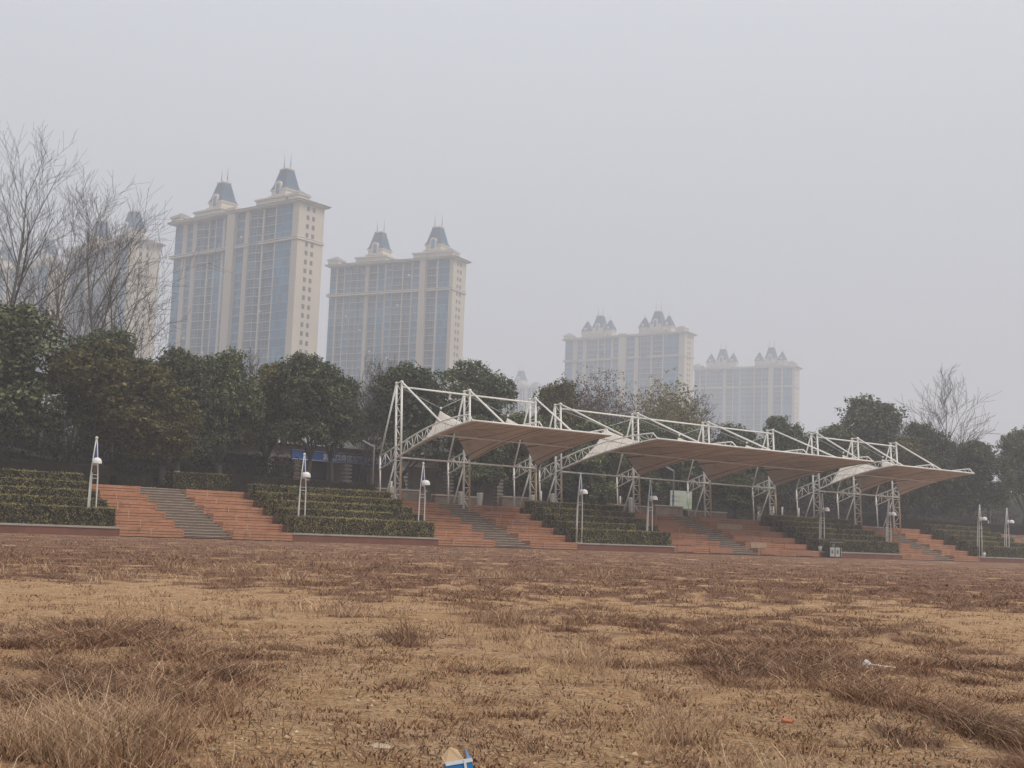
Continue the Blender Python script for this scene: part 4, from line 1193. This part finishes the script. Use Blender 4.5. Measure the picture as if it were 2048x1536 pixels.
# ------------------------------------------------------------------ apartment towers
FL = 3.0
def bay_flat(w, z1, y, kind):
    g = MB(); g.box(0, w, y, y+.5, 0, z1)
    s = MB(); k = 0
    while k*FL < z1-1:
        z = k*FL
        if kind == 'd':
            s.box(0, w, y-.55, y-.002, z-.13, z+.13)            # balcony slab
            s.box(.03, w-.03, y-.53, y-.47, z+.95, z+1.03)      # hand rail
            for q in range(max(2, int(w/1.2))): s.box(.1+q*(w-.2)/max(1,int(w/1.2)-1 or 1)-.02, .1+q*(w-.2)/max(1,int(w/1.2)-1 or 1)+.02, y-.52, y-.48, z+.16, z+.95)
        else:
            s.box(0, w, y-.10, y-.002, z-.07, z+.06)
            if kind == 'w': s.box(.15*w, .85*w, y-.22, y-.102, z+.25, z+.5); s.box(0, w, y-.06, y-.003, z+1.0, z+1.06)
        k += 1
    yk = {'d': .50, 'w': .12, 'g': .12}[kind]
    for xx in (0, w-.10): s.box(xx, xx+.10, y-yk, y-.004, 0, z1-.2)
    return g, s
def bay_bow(w, z1, y):
    p = [(0, y), (w*.22, y-1.25), (w*.78, y-1.25), (w, y)]
    g = MB(); g.idx([(a, c, 0) for a, c in p]+[(a, c, z1-.9) for a, c in p], [(i, i+1, 5+i, 4+i) for i in range(3)]+[(7,6,5,4)])
    s = MB(); k = 0
    q = [(-.12, y), (w*.2, y-1.42), (w*.8, y-1.42), (w+.12, y)]
    while k*FL < z1-1:
        z = k*FL
        for (za, zb) in ((z-.14, z+.14), (z+.97, z+1.03)):
            s.idx([(a, c, za) for a, c in q]+[(a, c, zb) for a, c in q], [(i, i+1, 5+i, 4+i) for i in range(3)]+[(4,5,6,7),(3,2,1,0)])
        k += 1
    for a, c in q[1:3]: s.box(a-.07, a+.07, c+.02, c+.16, 0, z1-1)
    return g, s
def turret(t, cx_, cy_, z, k=1.0):
    b = MB(); b.frustum(cx_, cy_, z, z+1.5*k, 3.9*k, 3.7*k, 3.9*k, 3.7*k); b.frustum(cx_, cy_, z+1.5*k, z+1.95*k, 4.2*k, 4.0*k, 4.35*k, 4.15*k)
    b.frustum(cx_, cy_, z+1.95*k, z+3.7*k, 3.5*k, 3.3*k, 3.5*k, 3.3*k); b.frustum(cx_, cy_, z+3.7*k, z+4.2*k, 3.85*k, 3.65*k, 4.0*k, 3.8*k)
    tu = b.build('turret', M['trim'], t)
    b = MB(); b.frustum(cx_, cy_, z+4.2*k, z+5.6*k, 3.85*k, 3.65*k, 3.15*k, 3.0*k); b.frustum(cx_, cy_, z+5.6*k, z+11.3*k, 3.15*k, 3.0*k, 1.75*k, 1.65*k)
    b.build('mansard_roof', M['slate'], tu)
    b = MB(); b.frustum(cx_, cy_, z+11.3*k, z+11.7*k, 1.85*k, 1.75*k, 2.0*k, 1.9*k)
    for q in (-1, 1): b.box(cx_+q*1.65*k-.2, cx_+q*1.65*k+.2, cy_-.25, cy_+.25, z+11.7*k, z+12.6*k)
    b.build('crest', M['trim'], tu)
    for q in (-1, 1):
        b = MB(); b.tube([(cx_+q*1.65*k, cy_, z+12.6*k), (cx_+q*1.65*k, cy_, z+14.8*k), (cx_+q*1.65*k, cy_, z+17.2*k)], [.2, .12, .05], 6); b.build('spire', M['steel_grey'], tu)
    # arched dormer on the street face
    yf = cy_-3.75*k; n = 10; wd, hh = 1.5*k, 3.5*k; z0 = z+2.0*k
    outer = [(-wd, 0), (wd, 0)] + [(wd*math.cos(PI*i/n), hh+wd*math.sin(PI*i/n)) for i in range(n+1)]
    b = MB(); m_ = len(outer)
    b.idx([(cx_+x, yf, z0+y) for x, y in outer]+[(cx_+x, yf+2.4*k, z0+y) for x, y in outer], [tuple(range(m_))]+[(i, (i+1)%m_, m_+(i+1)%m_, m_+i) for i in range(m_)])
    dm = b.build('dormer', M['trim'], tu)
    wd2 = wd*.55; outer = [(-wd2, .4), (wd2, .4)] + [(wd2*math.cos(PI*i/n), hh*.95+wd2*math.sin(PI*i/n)) for i in range(n+1)]
    b = MB(); b.idx([(cx_+x, yf-.03, z0+y) for x, y in outer], [tuple(range(len(outer)))]); b.build('arched_window', M['glass_blue'], tu)
def small_turret(t, cx_, cy_, z):
    b = MB(); b.box(cx_-2.5, cx_+2.5, cy_-2.5, cy_+2.5, z, z+3.0); b.box(cx_-2.9, cx_+2.9, cy_-2.9, cy_+2.9, z+3.002, z+3.4); tu = b.build('corner_turret', M['trim'], t)
    b = MB(); b.frustum(cx_, cy_, z+3.4, z+5.4, 2.8, 2.8, 2.05, 2.05); b.frustum(cx_, cy_, z+5.4, z+9.3, 2.05, 2.05, .45, .45); b.build('mansard_roof', M['slate'], tu)
    b = MB(); b.box(cx_-.6, cx_+.6, cy_-3.1, cy_-2.0, z+4.0, z+5.4); b.build('dormer', M['trim'], tu)
    b = MB(); b.tube([(cx_,cy_,z+9.3),(cx_,cy_,z+10.9)], [.25,.1], 6); b.lathe([(.001,-.4),(.5,0),(.001,.4)], (cx_,cy_,z+10.6), 8); b.build('finial', M['trim'], tu)
LAY1 = [('g',.065),('p',.034),('w',.045),('p',.030),('b',.085),('t',.008),('d',.045),('t',.006),('g',.050),('t',.014),('w',.062),('P',.055),
        ('w',.062),('p',.030),('b',.090),('t',.010),('d',.080),('t',.006),('g',.115),('p',.042)]
LAY2 = [('g',.055),('t',.007),('d',.060),('t',.005),('w',.050),('b',.085),('w',.045),('p',.028),('d',.070),('t',.006),('g',.060),('p',.026),
        ('w',.050),('d',.085),('t',.006),('d',.070),('t',.006),('w',.070),('P',.046),('d',.080),('t',.012),('g',.095),('p',.028)]
def tower(label, A, B, W, H, lay, tur, small=False, step=1.5, ac=5, seed=1, low=0):
    A, B = Vector((*A, 0)), Vector((*B, 0)); L = (B-A).length; d = (B-A)/L
    ang = math.atan2(d.y, d.x)
    g = random.Random(seed)
    t = thing('apartment_tower', label, 'apartment tower', (A.x, A.y, 2.4), ang, 'cream apartment towers in the haze')
    N = int(H/FL); z1 = N*FL
    tot = sum(w_ for _, w_ in lay); x = 0
    b = MB(); b.box(.05, L*.475, 1.2+step, W, 0, z1+.3); b.box(L*.475-.003, L-.05, 1.21, W-.01, 0, z1+.31); b.build('wall', M['cream'], t)
    for kd, fr in lay:
        w_ = L*fr/tot; sy = step if x < L*.47 else 0.0
        if kd in 'pPt':
            yo = {'p': .1, 'P': -.9, 't': .45}[kd] + sy
            b = MB(); b.box(x, x+w_, yo, 1.3+step+.5, 0, z1+(1.2 if kd == 'P' else .35))
            if kd == 'P':
                b.box(x-.3, x+w_+.3, yo-.3, 1.3+step, z1+1.2, z1+2.2)
            b.build('pier', M['cream'] if kd != 't' else M['trim'], t)
        else:
            if kd == 'b': gm, sm = bay_bow(w_, z1, .75); gl = 'glass_dark'
            else: gm, sm = bay_flat(w_, z1, {'g': .5, 'w': .6, 'd': .95}[kd], kd); gl = 'glass_blue' if kd != 'd' else 'glass_dark'
            o = gm.build('glazed_bay', M[gl], t, (x, sy, 0)); sm.build('floor_bands', M['band'], o)
            for q in range(ac//3 if kd in 'dw' else 0):
                fl = g.randrange(N//2, N-1); c = MB(); xx = g.uniform(.2, max(.3, w_-1.1)); yy = .0
                c.box(xx, xx+.9, -.35 if kd == 'd' else .1, .0 if kd == 'd' else .45, fl*FL+.3, fl*FL+.95); c.build('air_conditioner', M['ac'], o)
        x += w_
    # end wall windows
    wm = MB(); wm.box(0, .12, -.55, .55, 0, 1.5); wme = wm.mesh('window'); wme.materials.append(M['endglass'])
    for k in range(max(low, N-26), N):
        for y in (W*.36, W*.58):
            obj('window', wme, M['endglass'], t, (L-.06, y, k*FL+.9))
    # string courses, cornice and roof
    for zz, hh, o_ in ((z1-4*FL-.3, .5, .45), (z1-4*FL+.5, .3, .3)):
        b = MB(); b.box(-.1, L+o_, -.35-o_*.3, W+o_, zz, zz+hh); b.build('string_course', M['trim'], t)
    b = MB(); b.box(-.6, L+1.3, -1.5, W+1.2, z1+.35, z1+.85); b.box(-.2, L+.5, -.8, W+.5, z1+.1, z1+.348); b.build('cornice', M['trim'], t)
    b = MB(); x0, x1, y0, y1 = -.9, L+1.9, -1.9, W+1.6
    b.idx([(x0,y0,z1+.86),(x1,y0,z1+.86),(x1,y1,z1+.86),(x0,y1,z1+.86),(x0+4,(y0+y1)/2,z1+2.6),(x1-4,(y0+y1)/2,z1+2.6)], [(0,1,5,4),(1,2,5),(2,3,4,5),(3,0,4),(3,2,1,0)])
    b.build('roof', M['eave'], t)
    for f in tur:
        xc = L*f
        b = MB(); b.box(xc-7.5, xc+7.0, -.6, W-1, z1+.9, z1+2.7); b.box(xc-8.0, xc+7.5, -1.1, W-.5, z1+2.7, z1+3.3); b.build('parapet_block', M['trim'], t)
        turret(t, xc, W*.5, z1+2.7, 1.0)
        if small:
            for s in (-1, 1): small_turret(t, xc+s*7.6, W*.36, z1+1.8)
    # end pediment
    for xe in ((L-5.2, L-.2), (.2, 5.2)):
        b = MB(); b.box(xe[0], xe[1], -.5, 4.6, z1+.9, z1+2.6); b.box(xe[0]-.4, xe[1]+.4, -.9, 5.0, z1+2.6, z1+3.1); pb = b.build('end_pavilion', M['trim'], t)
        b = MB(); xm = (xe[0]+xe[1])/2; b.frustum(xm, 2.05, z1+3.1, z1+4.9, 3.0, 3.0, .15, .15); b.build('hip_roof', M['eave'], pb)
    return t
tower('nearest cream tower with two slate turrets, left of centre behind the bare twigs', (-125.5,462), (-72.5,420), 11.5, 105.5, LAY1, (.31,.80), ac=4, seed=1)
tower('second cream tower with two slate turrets and bow windows, just left of centre', (-77.6,527), (-24.7,500), 10.5, 107.5, LAY2, (.36,.82), ac=5, seed=2)
tower('hazy tower with clusters of three turrets, right of centre', (29.1,745), (93.2,700), 11, 113.5, LAY1, (.27,.75), True, ac=0, seed=3)
tower('faintest right tower with clusters of three turrets, partly hidden by its neighbour', (119.8,853), (179.8,820), 11, 112.5, LAY2, (.27,.75), True, ac=0, seed=4)
tower('pale tower behind the tall bare trees on the left, beside the nearest tower', (-186,527), (-148.5,490), 13, 106.5, LAY2, (.30,.80), ac=0, seed=5)
tower('faint tower at the left edge behind the tall bare trees', (-256,600), (-203.3,560), 12, 110, LAY1, (.3,.8), ac=0, seed=6)
tower('distant tower top with one turret showing above the trees in the centre', (-16,990), (19.0,962), 11, 110, LAY2, (.55,), ac=0, seed=7, low=24)
tower('very distant tower whose slate turret just clears the centre evergreen', (-52,1030), (-11.2,1000), 11, 111, LAY2, (.62,), ac=0, seed=8, low=24)
